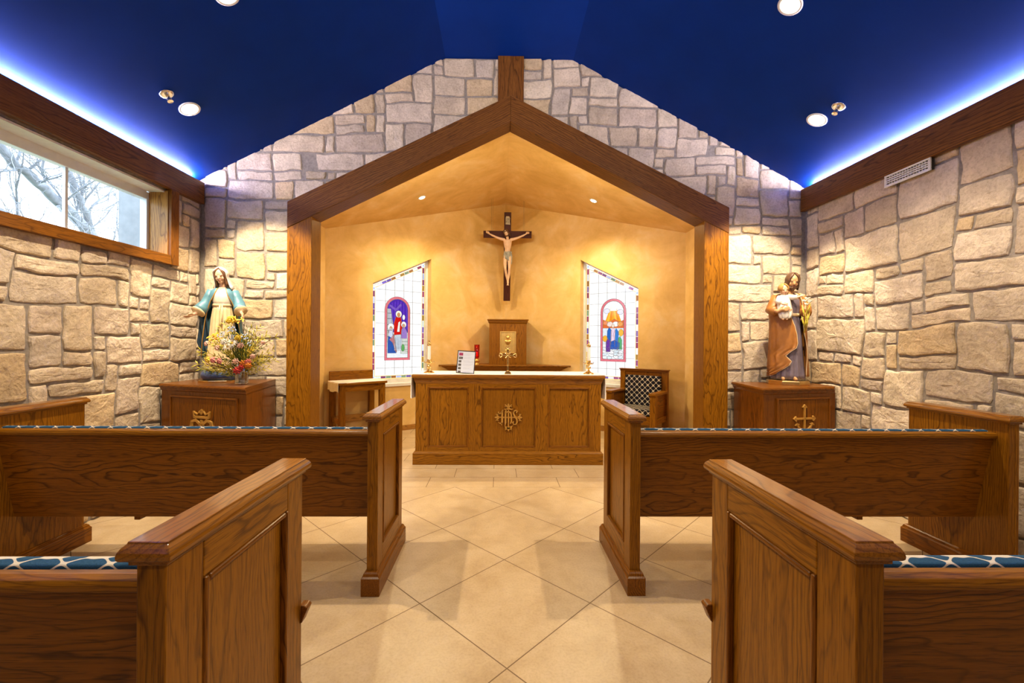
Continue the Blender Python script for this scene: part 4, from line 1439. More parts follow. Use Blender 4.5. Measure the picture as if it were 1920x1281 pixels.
# framed notice leaning back on the altar
t = thing('picture_frame', (-0.365, 4.675, top + th + .003), radians(-2), 'black framed notice with small pictures and lines of text, standing on the altar', 'frame')
t.rotation_euler = (radians(-11), radians(3.0), radians(-3))
w, h = 0.100, 0.252
mb = MB()
raised_frame(mb, -w, w, 0.0, h, 0.006, 0.008, 0.012)
mb.build('frame', 'black_frame', t, bevel=0.001)
MB().box(-w + .004, w - .004, -.001, .004, .004, h - .004, None).build('notice', 'paper', t)
for k in range(6):
    z = h - .045 - k * 0.0385
    MB().box(-w + .018, -w + .018 + (.044 if k < 2 else .03), -.0022, -.0008, z - .012, z + (.020 if k == 0 else .014), None).build('picture', 'photo_red' if k == 0 else 'photo_grey', t)
    mb = MB()
    for j in range(3):
        mb.box(-w + .070, w - .020 - .018 * ((j + k) % 3), -.0018, -.0009, z + .010 - j * .009, z + .0115 - j * .009, None)
    mb.build('text_lines', 'ink_grey', t)
MB().prism([(-.02, .008, 0.004), (.02, .008, .004), (.012, .008, .17), (-.012, .008, .17)], (0, .004, 0)).xform(Matrix.Translation((0, 0, 0))).build('easel_back', 'black_frame', t)
mb = MB().prism([(-.015, .012, .15), (.015, .012, .15), (.02, .075, .014), (-.02, .075, .014)], (0, .003, 0.002)); mb.build('strut', 'black_frame', t)

# ================================================================== corner shelf, tabernacle, lamp
SHX, SHY = 0.14, 6.66
t = thing('corner_shelf', (0, 0, 0), 0, 'oak corbelled shelf across the niche corner behind the altar', 'shelf')


def corner_poly(yf, inset, z, back=0.03):
    """front edge at yf, ends on the V of the walls"""
    sl_ = (NC.y - NA.y) / (NC.x - NA.x)
    half = (NC.y - back - yf) / sl_ - inset
    hb = 0.10
    yb = NC.y - back - hb * sl_ - inset * .5
    return [(0.1 - half, yf, z), (0.1 + half, yf, z), (0.1 + hb, yb, z), (0.1 - hb, yb, z)]


rings = []
for ins, yo, z in ((0.085, 0.075, 0.80), (0.080, 0.070, 0.86), (0.060, 0.050, 0.89), (0.032, 0.022, 0.925), (0.030, 0.020, 0.93)):
    rings.append(corner_poly(SHY + yo, ins - .02, z))
MB().loft(rings, axis='x').build('shelf_moulding', 'oak', t, bevel=0.002)
MB().loft([corner_poly(SHY, 0.0, 0.931), corner_poly(SHY - .004, 0.0, 0.945), corner_poly(SHY, 0.0, 0.958)], axis='x').build('shelf_board', 'oak', t, bevel=0.002)
ZS = 0.958
t = thing('tabernacle', (0.146, 6.80, ZS), 0, 'oak tabernacle with a gilt door on the corner shelf', 'tabernacle')
MB().box(-.298, .298, 0, .34, 0, .655, 'z').build('body', 'oak', t, bevel=0.003)
mb = MB()
rings = []
for g_, z in ((0.0, 0.645), (0.004, .66), (.016, .675), (.018, .70), (.030, .703), (.032, .718), (.020, .724)):
    rings.append([(-.298 - g_, -g_, z), (.298 + g_, -g_, z), (.298 + g_, .34, z), (-.298 - g_, .34, z)])
mb.loft(rings, axis='x').build('cornice', 'oak', t, bevel=0.002)
dx0, dx1, dz0, dz1 = -.128, .132, .175, .530
mb = MB()
raised_frame(mb, dx0, dx1, dz0, dz1, 0.0, 0.020, 0.018)
mb.box(dx0 + .018, dx1 - .018, -.008, 0.0, dz0 + .018, dz1 - .018, None)
door = mb.build('door', 'gold', t, bevel=0.004, seg=3)
mb = MB()
zr = .225
ch = [(.048, 0), (.050, .006), (.030, .016), (.014, .030), (.011, .055), (.022, .066), (.011, .078), (.014, .088), (.036, .108), (.046, .140), (.050, .165), (.044, .165)]
rings = [[(r_ * cos(2 * pi * i / 24), -.006 + .30 * r_ * sin(2 * pi * i / 24), zr + z) for i in range(24)] for r_, z in ch]
mb.loft(rings)
mb.ball((0, -.008, zr + .205), (.030, .010, .030), 18)
for k in range(16):
    a = 2 * pi * k / 16
    mb.tube([(.036 * cos(a), -.008, zr + .205 + .036 * sin(a)), ((.050 + .010 * (k % 2)) * cos(a), -.008, zr + .205 + (.050 + .010 * (k % 2)) * sin(a))], [.005, .0015], 6)
mb.build('relief', 'gold', door, smooth=True)

t = thing('sanctuary_lamp', (-0.345, 6.80, ZS), 0, 'red glass sanctuary lamp on a gold base beside the tabernacle', 'lamp')
mb = MB().lathe([(0.046, 0), (0.048, .008), (0.036, .014), (.026, .024), (.030, .040), (.040, .052), (.044, .066), (.036, .078), (.022, .088), (.020, .096)], n=28)
for k in range(6):
    a = 2 * pi * k / 6
    mb.ball((.036 * cos(a), .036 * sin(a), .056), (.016, .016, .022), 10)
mb.build('base', 'gold', t, smooth=True)
mb = MB().lathe([(0.022, .094), (.034, .11), (.038, .14), (.043, .315), (.041, .315), (.036, .14), (.030, .112)], n=32)
tag(mb.build('glass_cylinder', 'red_glass', t, smooth=True), 'deep red glass')
MB().lathe([(.018, .11), (.018, .15), (.0, .152)], n=16).build('candle_stub', 'wax', t, smooth=True)
MB().lathe([(.001, .150), (.007, .162), (.006, .175), (.001, .195)], n=12).build('flame', 'flame', t, smooth=True)
pt = bpy.data.lights.new('sanctuary_flame_light', 'POINT'); pt.energy = 1.2; pt.color = (1, .35, .12); pt.shadow_soft_size = .01
po = bpy.data.objects.new('sanctuary_flame_light', pt); po.location = (-.345, 6.80, ZS + .175); COL.objects.link(po)


# ================================================================== credence table and chair
def make_table():
    ang = radians(40)
    t = thing('credence_table', (-1.97, 5.35, 0), ang, 'small oak credence table with a raised back rail under a white cloth', 'table')
    W, D, Z = 0.60, 0.405, 0.79
    for x, y in ((0, 0), (W - .07, 0), (0, D - .065), (W - .07, D - .065)):
        MB().box(x, x + .07, y, y + .065, 0, Z - .03, 'z').build('leg', 'oak', t, bevel=0.003)
    mb = MB().box(.07, W - .07, .008, .03, Z - .115, Z - .03, 'x').box(.07, W - .07, D - .03, D - .008, Z - .115, Z - .03, 'x')
    mb.box(.008, .03, .065, D - .065, Z - .115, Z - .03, 'y').box(W - .03, W - .008, .065, D - .065, Z - .115, Z - .03, 'y')
    mb.build('apron', 'oak', t, bevel=0.002)
    mb = MB().box(.07, W - .07, D - .05, D - .022, .24, .325, 'x').box(.02, .045, .065, D - .065, .255, .325, 'y').box(W - .045, W - .02, .065, D - .065, .255, .325, 'y')
    mb.build('stretcher', 'oak_light', t, bevel=0.002)
    MB().box(-.02, W + .02, -.02, D + .01, Z - .03, Z, 'x').build('table_top', 'oak', t, bevel=0.006, seg=3)
    MB().box(0, W, D - .012, D + .012, Z - .005, .915, 'x').build('back_rail', 'oak', t, bevel=0.006)
    # cloth
    mb = MB().box(-.022, W + .022, -.012, D - .016, Z + .0006, Z + .004, None)
    rings = []
    for k in range(13):
        y = -.010 + (D - .03) * k / 12
        wv = .004 * sin(k * 1.3)
        low = Z - .115 + .01 * sin(k * .7)
        rings.append([(-.022, y, Z + .004), (-.030 + wv, y, Z - .005), (-.032 + wv * 2, y, low), (-.028 + wv * 2, y, low), (-.026 + wv, y, Z - .005), (-.0215, y, Z + .0006)])
    mb.loft(rings)
    M = Matrix.Translation((-1.97, 5.35, 0)) @ Matrix.Rotation(ang, 4, 'Z')
    mb.xform(M)
    tag(mb.build('table_cloth', 'white_linen'), 'white cloth on the small credence table, one end hanging over', 'cloth')


make_table()


def make_chair():
    t = thing('armchair', (1.45, 5.70, 0), radians(-40), 'oak armchair with black and white lattice upholstery beside the altar', 'chair')
    W, D = 0.66, 0.50
    lw = .072
    for x in (0, W - lw):
        MB().box(x, x + lw, 0, .075, 0, .655, 'z').build('leg', 'oak', t, bevel=0.003)
        MB().box(x, x + lw, D - .06, D, 0, .925, 'z').build('leg', 'oak', t, bevel=0.003)
    for x in (0, W - lw):
        mb = MB().box(x - .012, x + lw + .012, -.018, D - .055, .655, .685, 'y')
        mb.build('armrest', 'oak', t, bevel=0.005)
        mb = MB().box(x + .022, x + .046, .07, D - .055, .30, .655, 'y')
        mb.build('side_panel', 'oak_dark', t, bevel=0.002)
        mb = MB().box(x + .012, x + .060, .07, D - .055, .28, .355, 'y')
        mb.build('side_rail', 'oak', t, bevel=0.002)
    MB().box(lw, W - lw, .012, .045, .28, .385, 'x').build('seat_rail', 'oak', t, bevel=0.003)
    mb = MB().box(lw, W - lw, D - .050, D - .012, .38, .925, 'z').box(-.004, W + .004, D - .064, D + .004, .925, .948, 'x').box(-.014, W + .014, D - .074, D + .014, .948, .962, 'x')
    mb.build('back_frame', 'oak_dark', t, bevel=0.004)
    mb = MB().box(lw + .02, W - lw - .008, D - .105, D - .048, .46, .875, None)
    mb.gc = [(p[0], p[2], 0) for p in mb.v]
    tag(mb.build('back_cushion', 'black_trellis', t, bevel=0.012, seg=3), 'black and white lattice cushion')
    mb = MB().box(lw - .004, W - lw + .004, .02, D - .09, .385, .47, None)
    mb.gc = [(p[0], p[1] + p[2], 0) for p in mb.v]
    mb.build('seat_cushion', 'black_trellis', t, bevel=0.02, seg=3)


make_chair()


# ================================================================== pedestals
def pedestal(corners, name_label, emblem):
    """corners: room-side footprint, listed with the front face as corners[1] -> corners[2]"""
    t = thing('pedestal', (0, 0, 0), 0, name_label, 'pedestal', 'corner pedestals under the statues')
    Z = 0.94
    c = Vector((sum(p[0] for p in corners) / len(corners), sum(p[1] for p in corners) / len(corners)))

    def grow(g_, z):
        out = []
        n = len(corners)
        for i in range(n):
            p0, p1, p2 = Vector(corners[i - 1]), Vector(corners[i]), Vector(corners[(i + 1) % n])
            d1 = (p1 - p0).normalized(); d2 = (p2 - p1).normalized()
            n1 = Vector((d1.y, -d1.x)); n2 = Vector((d2.y, -d2.x))
            # only faces turned to the room get the overhang
            g1 = g_ if i in (1, 2) else 0.0
            g2 = g_ if i in (0, 1) else 0.0
            m_ = Matrix(((n1.x, n1.y), (n2.x, n2.y)))
            try:
                off = m_.inverted() @ Vector((g1, g2))
            except Exception:
                off = n1 * g1
            out.append((p1.x + off.x, p1.y + off.y, z))
        return out

    MB().loft([grow(0, 0.0), grow(0, Z - .05)], axis='z').build('cabinet', 'cherry', t, bevel=0.002)
    mb = MB().loft([grow(g_, z) for g_, z in ((0.0, Z - .062), (.006, Z - .055), (.014, Z - .040), (.016, Z - .030), (.026, Z - .028), (.029, Z - .014), (.024, Z)) ], axis='x')
    mb.build('top', 'cherry', t, bevel=0.002)
    MB().loft([grow(g_, z) for g_, z in ((.016, 0), (.016, .09), (.002, .11))], axis='x').build('base_moulding', 'cherry', t, bevel=0.002)
    a, b_ = Vector(corners[1]), Vector(corners[2])
    L = (b_ - a).length
    M = Matrix.Translation((a.x, a.y, 0)) @ Matrix.Rotation(atan2((b_ - a).y, (b_ - a).x), 4, 'Z')
    x0, x1, z0, z1 = emblem['panel']
    mb = MB().box(x0, x1, -.006, .002, z0, z1, 'z')
    pn = mb.xform(M).build('front_panel', 'oak_dark', t)
    mb = MB(); raised_frame(mb, x0, x1, z0, z1, -.001, .016, .016)
    mb.xform(M).build('panel_moulding', 'cherry', pn, bevel=0.005, seg=3)
    mb = MB()
    emblem['draw'](mb)
    tag(mb.xform(M).build('emblem', 'gilt_wood', pn, bevel=0.0012), emblem['label'])
    return t


def crown_monogram(mb):
    cx, cz, y, d = 0.465, 0.60, -.006, .014
    st = lambda pts, w: stroke(mb, [(cx + p[0], cz + p[1]) for p in pts], y, w, d)
    st([(-.085, .075), (.085, .075)], .022)
    st([(-.078, .075), (-.088, .125)], [.02, .01]); st([(.078, .075), (.088, .125)], [.02, .01])
    st([(-.088, .118), (-.045, .098), (-.022, .122), (0, .100), (.022, .122), (.045, .098), (.088, .118)], .013)
    st([(0, .098), (0, .142)], .014); st([(-.016, .128), (.016, .128)], .012)
    # A and M interlaced
    st([(-.125, -.03), (-.105, .035), (-.06, .050), (-.02, .020), (0, -.05)], [.012, .024, .026, .024, .02])
    st([(.125, -.03), (.105, .035), (.06, .050), (.02, .020), (0, -.05)], [.012, .024, .026, .024, .02])
    st([(-.105, .03), (-.105, -.14)], .024); st([(.105, .03), (.105, -.14)], .024)
    st([(0, .05), (-.075, -.14)], .02); st([(0, .05), (.075, -.14)], .02); st([(-.05, -.07), (.05, -.07)], .018)


def anchor_cross(mb):
    cx, cz, y, d = 0.425, 0.66, -.006, .014
    st = lambda pts, w: stroke(mb, [(cx + p[0], cz + p[1]) for p in pts], y, w, d)
    st([(0, .105), (0, -.14)], .016); st([(-.098, 0), (.098, 0)], .016)
    for (px, pz, dx, dz) in ((0, .108, 0, 1), (-.10, 0, -1, 0), (.10, 0, 1, 0)):
        st([(px - dz * .020 - dx * .010, pz + dx * .020 - dz * .010), (px + dx * .014, pz + dz * .014), (px + dz * .020 - dx * .010, pz - dx * .020 - dz * .010)], .014)
    st([(-.085, -.045), (-.055, -.088), (0, -.125), (.055, -.088), (.085, -.045)], [.008, .024, .026, .024, .008])
    st([(-.10, -.06), (-.085, -.04), (-.06, -.05)], .010); st([(.10, -.06), (.085, -.04), (.06, -.05)], .010)


pedestal([(-2.925, 3.76), (-2.915, 3.755), (-2.035, 3.485), (-2.19, 4.235), (-2.925, 4.235)], 'reddish oak corner pedestal under the blue-mantled statue', {'panel': (0.10, 0.84, .10, .845), 'draw': crown_monogram, 'label': 'gilt crowned monogram'})
pedestal([(2.36, 4.235), (2.30, 3.66), (3.065, 3.83), (3.07, 3.835), (3.07, 4.235)], 'reddish oak corner pedestal under the brown-cloaked statue', {'panel': (0.13, 0.72, .10, .845), 'draw': anchor_cross, 'label': 'gilt anchor cross'})

# ================================================================== ceiling fittings
LL = [('recessed ceiling light above the blue-mantled statue', 0), ('recessed ceiling light above the brown-cloaked statue', 1), ('recessed ceiling light at the top edge, left slope of the blue ceiling', 2), ('recessed ceiling light at the top edge, right slope of the blue ceiling', 3)]


def downlight(x, y, z, slope, lab, group, rad=0.062, trim='gold'):
    t = thing('recessed_light', (x, y, z), 0, lab, 'ceiling light', group)
    t.rotation_euler = (0, -math.atan(slope), 0)
    MB().lathe([(rad, -.001), (rad + .014, -.002), (rad + .015, -.006), (rad + .004, -.009), (rad, -.007)], n=36).build('trim_ring', 'white_paint', t, smooth=True)
    MB().lathe([(rad + .002, -.002), (rad * .9, -.010), (rad * .5, -.014), (.0, -.015)], n=32).build('lens', 'lamp_lens', t, smooth=True)


for i, (x, y, z) in enumerate(LAMPS):
    downlight(x, y, ceil_z(x), SL if x < 0 else -SR, LL[i][0], 'recessed lights in the blue ceiling')
for i, (x, y, z) in enumerate(NICHE_LAMPS):
    downlight(x, y, NZC - (NZC - NZA) / 2.4 * abs(x - .1), (.383 if x < .1 else -.383), 'recessed light in the yellow niche ceiling, %s of the crucifix' % ('left' if i == 0 else 'right'), 'recessed lights in the niche ceiling', 0.042)


def sprinkler(x, y, slope, lab):
    t = thing('sprinkler', (x, y, ceil_z(x)), 0, lab, 'sprinkler', 'chrome sprinklers in the blue ceiling')
    t.rotation_euler = (0, -math.atan(slope), 0)
    MB().lathe([(.048, -.001), (.048, -.006), (.030, -.012), (.022, -.010)], n=28).build('escutcheon', 'chrome', t, smooth=True)
    mb = MB().lathe([(.014, -.004), (.014, -.026), (.009, -.030), (.009, -.050)], n=16)
    mb.tube([(-.012, 0, -.026), (-.016, 0, -.044), (-.004, 0, -.062)], .003, 6); mb.tube([(.012, 0, -.026), (.016, 0, -.044), (.004, 0, -.062)], .003, 6)
    mb.build('sprinkler_head', 'chrome', t)
    MB().lathe([(.004, -.060), (.020, -.062), (.020, -.065), (.004, -.067)], n=16).build('deflector', 'chrome', t)


sprinkler(-2.494, 3.231, SL, 'chrome sprinkler head on the left slope of the blue ceiling')
sprinkler(2.618, 3.259, -SR, 'chrome sprinkler head on the right slope of the blue ceiling')

# air grille in the right wall
t = thing('air_vent', (3.058, 3.150, 2.612), 0, 'white air grille high on the right stone wall under the beam', 'vent')
mb = MB()
hw, hh, f = .181, .050, .019
mb.box(-.012, 0.0, -hw, hw, hh - f, hh, None).box(-.012, 0.0, -hw, hw, -hh, -hh + f, None).box(-.012, 0.0, -hw, -hw + f, -hh + f, hh - f, None).box(-.012, 0.0, hw - f, hw, -hh + f, hh - f, None)
mb.build('frame', 'white_paint', t, bevel=0.003)
mb = MB()
for k in range(1, 4):
    z = -hh + f + (2 * hh - 2 * f) * k / 4
    mb.box(-.010, .0, -hw + f, hw - f, z - .0035, z + .0035, None)
for k in range(1, 15):
    y = -hw + f + (2 * hw - 2 * f) * k / 15
    mb.box(-.009, .002, y - .002, y + .002, -hh + f, hh - f, None)
mb.build('louvre', 'white_paint', t)
MB().box(.004, .03, -hw + .01, hw - .01, -hh + .01, hh - .01, None).build('duct', 'dark_void', t)

# led strips hidden in the coves
for x, lb, sg_ in ((-2.975, 'bluish light strip in the cove above the left beam', 1), (3.105, 'bluish light strip in the cove above the right beam', -1)):
    mb = MB().box(x - .010, x + .010, YBACK + .05, 4.20, 2.872, 2.882, None)
    o = mb.build('light_strip', 'led_light')
    o.location = (0, 0, 0)
    tag(o, lb, 'light strip', 'cove light strips')
    MB().box(x - .012, x + .012, YBACK + .05, 4.20, 2.805, 2.871, None).build('strip_holder', 'white_paint', o)

# fittings of the unseen gable fill lights added behind the viewer
for i, (a_, b_) in enumerate(GABLE_FILL):
    t = thing('gable_fill_fitting', a_, 0, 'unseen white fill light added for the gable behind the viewer, %s of the aisle' % ('left' if i == 0 else 'right'), 'spotlight', 'track spotlights')
    d = (Vector(b_) - Vector(a_)).normalized()
    v = Vector((0, 0, 0))
    MB().tube([v - d * .14, v - d * .03], [.045, .05], 20).build('lamp_head', 'white_paint', t)
    MB().tube([v - d * .08, (0, -d.y * .08, ceil_z(a_[0]) - a_[2] - .002)], .009, 8).build('stem', 'white_paint', t)

# light strips fixed behind the arch beams
for i, sx in enumerate((-1, 1)):
    t = thing('strip_light', (0, 0, 0), 0, 'slim strip light hidden behind the %s arch beam' % ('left' if sx < 0 else 'right'), 'strip light', 'strip lights behind the arch')
    xa, xb = AX + sx * 0.12, AX + sx * 1.75
    za, zb = APEX_IN + .10 - BS * .12, APEX_IN + .10 - BS * 1.75
    MB().prism([(xa, YK + .001, za), (xb, YK + .001, zb), (xb, YK + .001, zb + .05), (xa, YK + .001, za + .05)], (0, .045, 0)).build('housing', 'white_paint', t)


# ================================================================== FIGURES
def ring_pts(cx, cy, rx, ry, z, n=72, a0=0.0, a1=2 * pi, fold=0.0, k=12, ph=0.0, closed=True, zf=None):
    """angle 0 = front (-y), running towards +x"""
    out = []
    m = n if closed else n - 1
    for i in range(n):
        a = a0 + (a1 - a0) * i / m
        f = 1.0 + fold * (0.65 * sin(k * a + ph) + 0.35 * sin((k * 1.7) * a + ph * 2.3 + 1.1))
        out.append((cx + rx * f * sin(a), cy - ry * f * cos(a), z if zf is None else zf(a)))
    return out


def hand(mb, wrist, palm, dirv, side, spread=0.5, curl=0.3, s=1.0, r=0.0058):
    """palm and five fingers; dirv = finger direction, side = thumb side"""
    w, p = Vector(wrist), Vector(palm)
    d = Vector(dirv).normalized()
    t = Vector(side).normalized()
    t = (t - d * t.dot(d)).normalized()
    nrm = d.cross(t)
    mb.chain([w, p], [r * 1.9 * s, r * 2.0 * s], 10)
    for k, (off, ln, ang) in enumerate(((0.85, .034, .26), (.30, .039, .08), (-.28, .036, -.08), (-.82, .028, -.26))):
        base = p + t * (off * .0125 * s) + d * (.004 * s)
        dd = (d + t * ang * spread).normalized()
        mb.chain([p + t * (off * .007 * s), base, base + dd * ln * .5 * s + nrm * curl * .004 * s, base + dd * ln * .95 * s + nrm * curl * .016 * s], [r * 1.2 * s, r * .95 * s, r * .85 * s, r * .62 * s], 8)
    tb = w + (p - w) * .45 + t * (.011 * s)
    mb.chain([tb, tb + (t * .75 + d * .65) * .014 * s, tb + (t * .7 + d * 1.3) * .021 * s], [r * 1.15 * s, r * .95 * s, r * .7 * s], 8)


def head_shape(mb, c, s, yaw=0.0, pitch=0.0, tilt=0.0):
    """head of height about 0.125*s centred at c; returns frame matrix"""
    M = Matrix.Translation(Vector(c)) @ Matrix.Rotation(yaw, 4, 'Z') @ Matrix.Rotation(tilt, 4, 'Y') @ Matrix.Rotation(pitch, 4, 'X') @ Matrix.Scale(s, 4)
    h = MB()
    h.ball((0, .006, .012), (.044, .052, .050), 18)           # skull
    h.ball((0, -.012, -.014), (.036, .038, .044), 16)         # face
    h.ball((0, -.032, -.046), (.015, .014, .013), 12)         # chin
    for k in (-1, 1):
        h.ball((.019 * k, -.033, -.020), (.014, .012, .016), 10)   # cheeks
        h.ball((.016 * k, -.040, .010), (.013, .006, .005), 8)     # brow
        h.ball((.045 * k, .006, -.008), (.006, .011, .016), 8)     # ears
        h.ball((.012 * k, -.036, -.055 + .004), (.008, .007, .006), 8)
    h.chain([(0, -.043, .006), (0, -.052, -.012), (0, -.054, -.017)], [.0045, .006, .0065], 8)   # nose
    h.ball((0, -.044, -.032), (.012, .006, .0035), 8)
    h.ball((0, -.043, -.037), (.010, .006, .004), 8)
    h.xform(M)
    mb.add(h.v, h.f)
    return M


def eyes_and_lips(M, parent):
    mb = MB()
    for k in (-1, 1):
        mb.ball((.0165 * k, -.0442, .000), (.0062, .0036, .0026), 10)
    mb.xform(M).build('eyes', 'eye_dark', parent, smooth=True)
    mb = MB(); mb.ball((0, -.0478, -.0335), (.0095, .0035, .0022), 8); mb.ball((0, -.0472, -.0372), (.0075, .0035, .0025), 8)
    mb.xform(M).build('lips', 'lip_red', parent, smooth=True)


def edge_tube(name, pts, rad, mat, parent):
    MB().tube(pts, rad, 8).build(name, mat, parent, smooth=True)


# ------------------------------------------------------------------ statue with the blue mantle
def make_mary():
    root = thing('statue', (-2.545, 3.98, 0.94), radians(18), 'painted statue of a robed woman in a blue mantle and white veil, hands held out', 'statue', 'painted statues on the pedestals')
    # base plate, globe, clouds, serpent
    oct_ = [(.175 * cos(pi / 8 + pi / 4 * i), .150 * sin(pi / 8 + pi / 4 * i)) for i in range(8)]
    MB().loft([[(x * k, y * k, z) for x, y in oct_] for k, z in ((1, 0), (1, .010), (.96, .018))]).build('base_plate', 'brass', root, bevel=0.002)
    mb = MB().ball((0, .0, .055), (.160, .135, .078), 36)
    mb.v = [(x, y, max(z, .017)) for x, y, z in mb.v]
    tag(mb.build('globe', 'globe_blue', root, smooth=True), 'blue globe with pale clouds')
    mb = MB()
    rr = random.Random(5)
    for i in range(26):
        a = rr.uniform(0, 2 * pi); r_ = rr.uniform(.03, .12)
        mb.ball((r_ * cos(a) * 1.05, r_ * sin(a) * .95, .125 - (r_ / .13) ** 2 * .030), (rr.uniform(.022, .040), rr.uniform(.022, .036), rr.uniform(.012, .022)), 10)
    mb.build('clouds', 'cloud_tan', root, remesh=0.006)
    mb = MB()
    pts = [(-.145 + .024 * i, -.085 - .045 * sin(i * .55) + .01 * cos(i * 1.3), .120 + .018 * sin(i * .9) - abs(i - 6) * .004) for i in range(13)]
    mb.chain(pts, [.004, .007, .010, .012, .013, .014, .014, .013, .012, .011, .011, .012, .009], 8)
    mb.build('serpent', 'serpent_green', root, smooth=True)
    # body: head, neck, arms, hands, feet - one surface
    mb = MB()
    Mh = head_shape(mb, (-.010, -.030, .912), 1.0, radians(-8), radians(14), radians(-7))
    mb.chain([(0, .004, .790), (-.004, -.006, .845), (-.007, -.012, .885)], [.034, .026, .025], 12)
    mb.chain([(0, 0, .60), (0, 0, .70), (0, .004, .765)], [.046, .050, .046], 12)
    mb.chain([(0, .01, .20), (0, .01, .60)], [.045, .060], 10)
    mb.chain([(-.080, .004, .775), (-.118, -.012, .665), (-.178, -.085, .578)], [.032, .026, .0155], 10)
    hand(mb, (-.178, -.085, .578), (-.205, -.112, .560), (-.75, -.45, -.42), (.2, -.9, .6), .7, .5, 1.05)
    mb.chain([(.080, .004, .775), (.124, -.015, .672), (.160, -.095, .600)], [.032, .026, .0155], 10)
    hand(mb, (.160, -.095, .600), (.176, -.124, .578), (.45, -.55, -.70), (-.3, -.9, .5), .6, .5, 1.05)
    for k in (-1, 1):
        mb.chain([(.030 * k, .0, .20), (.030 * k, -.02, .155), (.036 * k, -.105, .140)], [.020, .018, .012], 8)
    body = mb.build('body', 'skin', root, remesh=0.0034)
    eyes_and_lips(Mh, body)
    # cream robe with long folds
    mb = MB()
    rings = []
    for z, rx, ry, f, cy in ((.135, .118, .100, .10, -.005), (.16, .116, .098, .10, -.004), (.24, .108, .090, .085, 0), (.34, .100, .083, .07, 0), (.45, .093, .077, .055, 0), (.55, .086, .070, .04, 0), (.62, .077, .061, .025, 0), (.655, .072, .057, .015, 0)):
        rings.append(ring_pts(0, cy, rx, ry, z, 96, fold=f, k=15, ph=.4))
    mb.loft(rings)
    mb.build('robe', 'robe_cream', root, smooth=True)
    mb = MB()
    rings = []
    for z, rx, ry, f, cy in ((.650, .072, .058, .02, 0), (.69, .078, .064, .02, 0), (.73, .084, .070, .012, 0), (.765, .082, .062, .006, 0), (.795, .060, .044, 0, .002), (.815, .038, .034, 0, .002)):
        rings.append(ring_pts(0, cy, rx, ry, z, 72, fold=f, k=13, ph=1.4))
    mb.loft(rings)
    mb.build('bodice', 'bodice_white', root, smooth=True)
    mb = MB().loft([ring_pts(0, 0, r_, r_ * .8, z, 48) for r_, z in ((.074, .646), (.080, .650), (.080, .668), (.074, .672))])
    mb.chain([(-.006, -.062, .655), (-.010, -.073, .60), (-.008, -.082, .50), (-.010, -.088, .43)], [.006, .0055, .005, .007], 8)
    mb.chain([(.010, -.062, .655), (.014, -.072, .58), (.012, -.080, .47)], [.006, .0055, .007], 8)
    mb.build('sash', 'robe_cream', root, smooth=True)
    # blue mantle: open cloak from shoulders to below the knees
    rings = []
    edgeL, edgeR = [], []
    spec = [(.808, .046, .042, .55, 0), (.797, .074, .058, .50, 0), (.775, .100, .072, .42, .005), (.74, .112, .080, .50, .012), (.69, .120, .086, .72, .016), (.62, .128, .092, .95, .02), (.54, .134, .096, 1.15, .03), (.44, .140, .100, 1.28, .05), (.34, .146, .104, 1.35, .06), (.27, .150, .106, 1.42, .07)]
    n = 64
    for j, (z, rx, ry, a, f) in enumerate(spec):
        zf = None
        if j == len(spec) - 1:
            zf = lambda q, z=z: z - .10 * max(0, sin(q / 2)) ** 2 + .02 * sin(5 * q)
        rg = ring_pts(0, .012, rx, ry, z, n, a, 2 * pi - a, fold=f, k=9, ph=.6, closed=False, zf=zf)
        rings.append(rg); edgeR.append(rg[0]); edgeL.append(rg[-1])
    mb = MB(); mb.loft(rings, closed=False, cap=False)
    mb.build('mantle', 'mantle_blue', root, smooth=True, solid=0.009)
    # hanging swag on her right side, dark inside
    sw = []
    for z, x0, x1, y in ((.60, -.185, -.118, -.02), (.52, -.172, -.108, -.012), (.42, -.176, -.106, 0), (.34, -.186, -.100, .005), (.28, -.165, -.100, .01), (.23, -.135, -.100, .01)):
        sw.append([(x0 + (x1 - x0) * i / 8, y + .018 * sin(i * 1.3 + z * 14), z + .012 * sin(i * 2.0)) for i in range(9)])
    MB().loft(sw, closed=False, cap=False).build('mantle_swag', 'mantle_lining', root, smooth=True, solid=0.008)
    # sleeves with cream lining bands
    for k, sh, el, wr in ((-1, (-.080, .006, .782), (-.122, -.010, .668), (-.160, -.064, .600)), (1, (.080, .006, .782), (.128, -.012, .674), (.150, -.072, .615))):
        sh, el, wr = Vector(sh), Vector(el), Vector(wr)
        p = [sh, sh.lerp(el, .5), el, el.lerp(wr, .6), wr]
        MB().tube(p, [.040, .042, .046, .050, .054], 20, 0.85).build('sleeve', 'mantle_blue', root, smooth=True)
        d = (wr - el).normalized()
        MB().tube([wr - d * .004, wr + d * .012], [.056, .056], 20, 0.85).build('sleeve_band', 'robe_cream', root, smooth=True)
        MB().tube([el.lerp(wr, .5), wr, wr + d * .022], [.034, .034, .028], 16, 0.85).build('inner_sleeve', 'robe_cream', root, smooth=True)
    edge_tube('mantle_trim', edgeL, .0042, 'gilt_wood', root)
    edge_tube('mantle_trim', edgeR, .0042, 'gilt_wood', root)
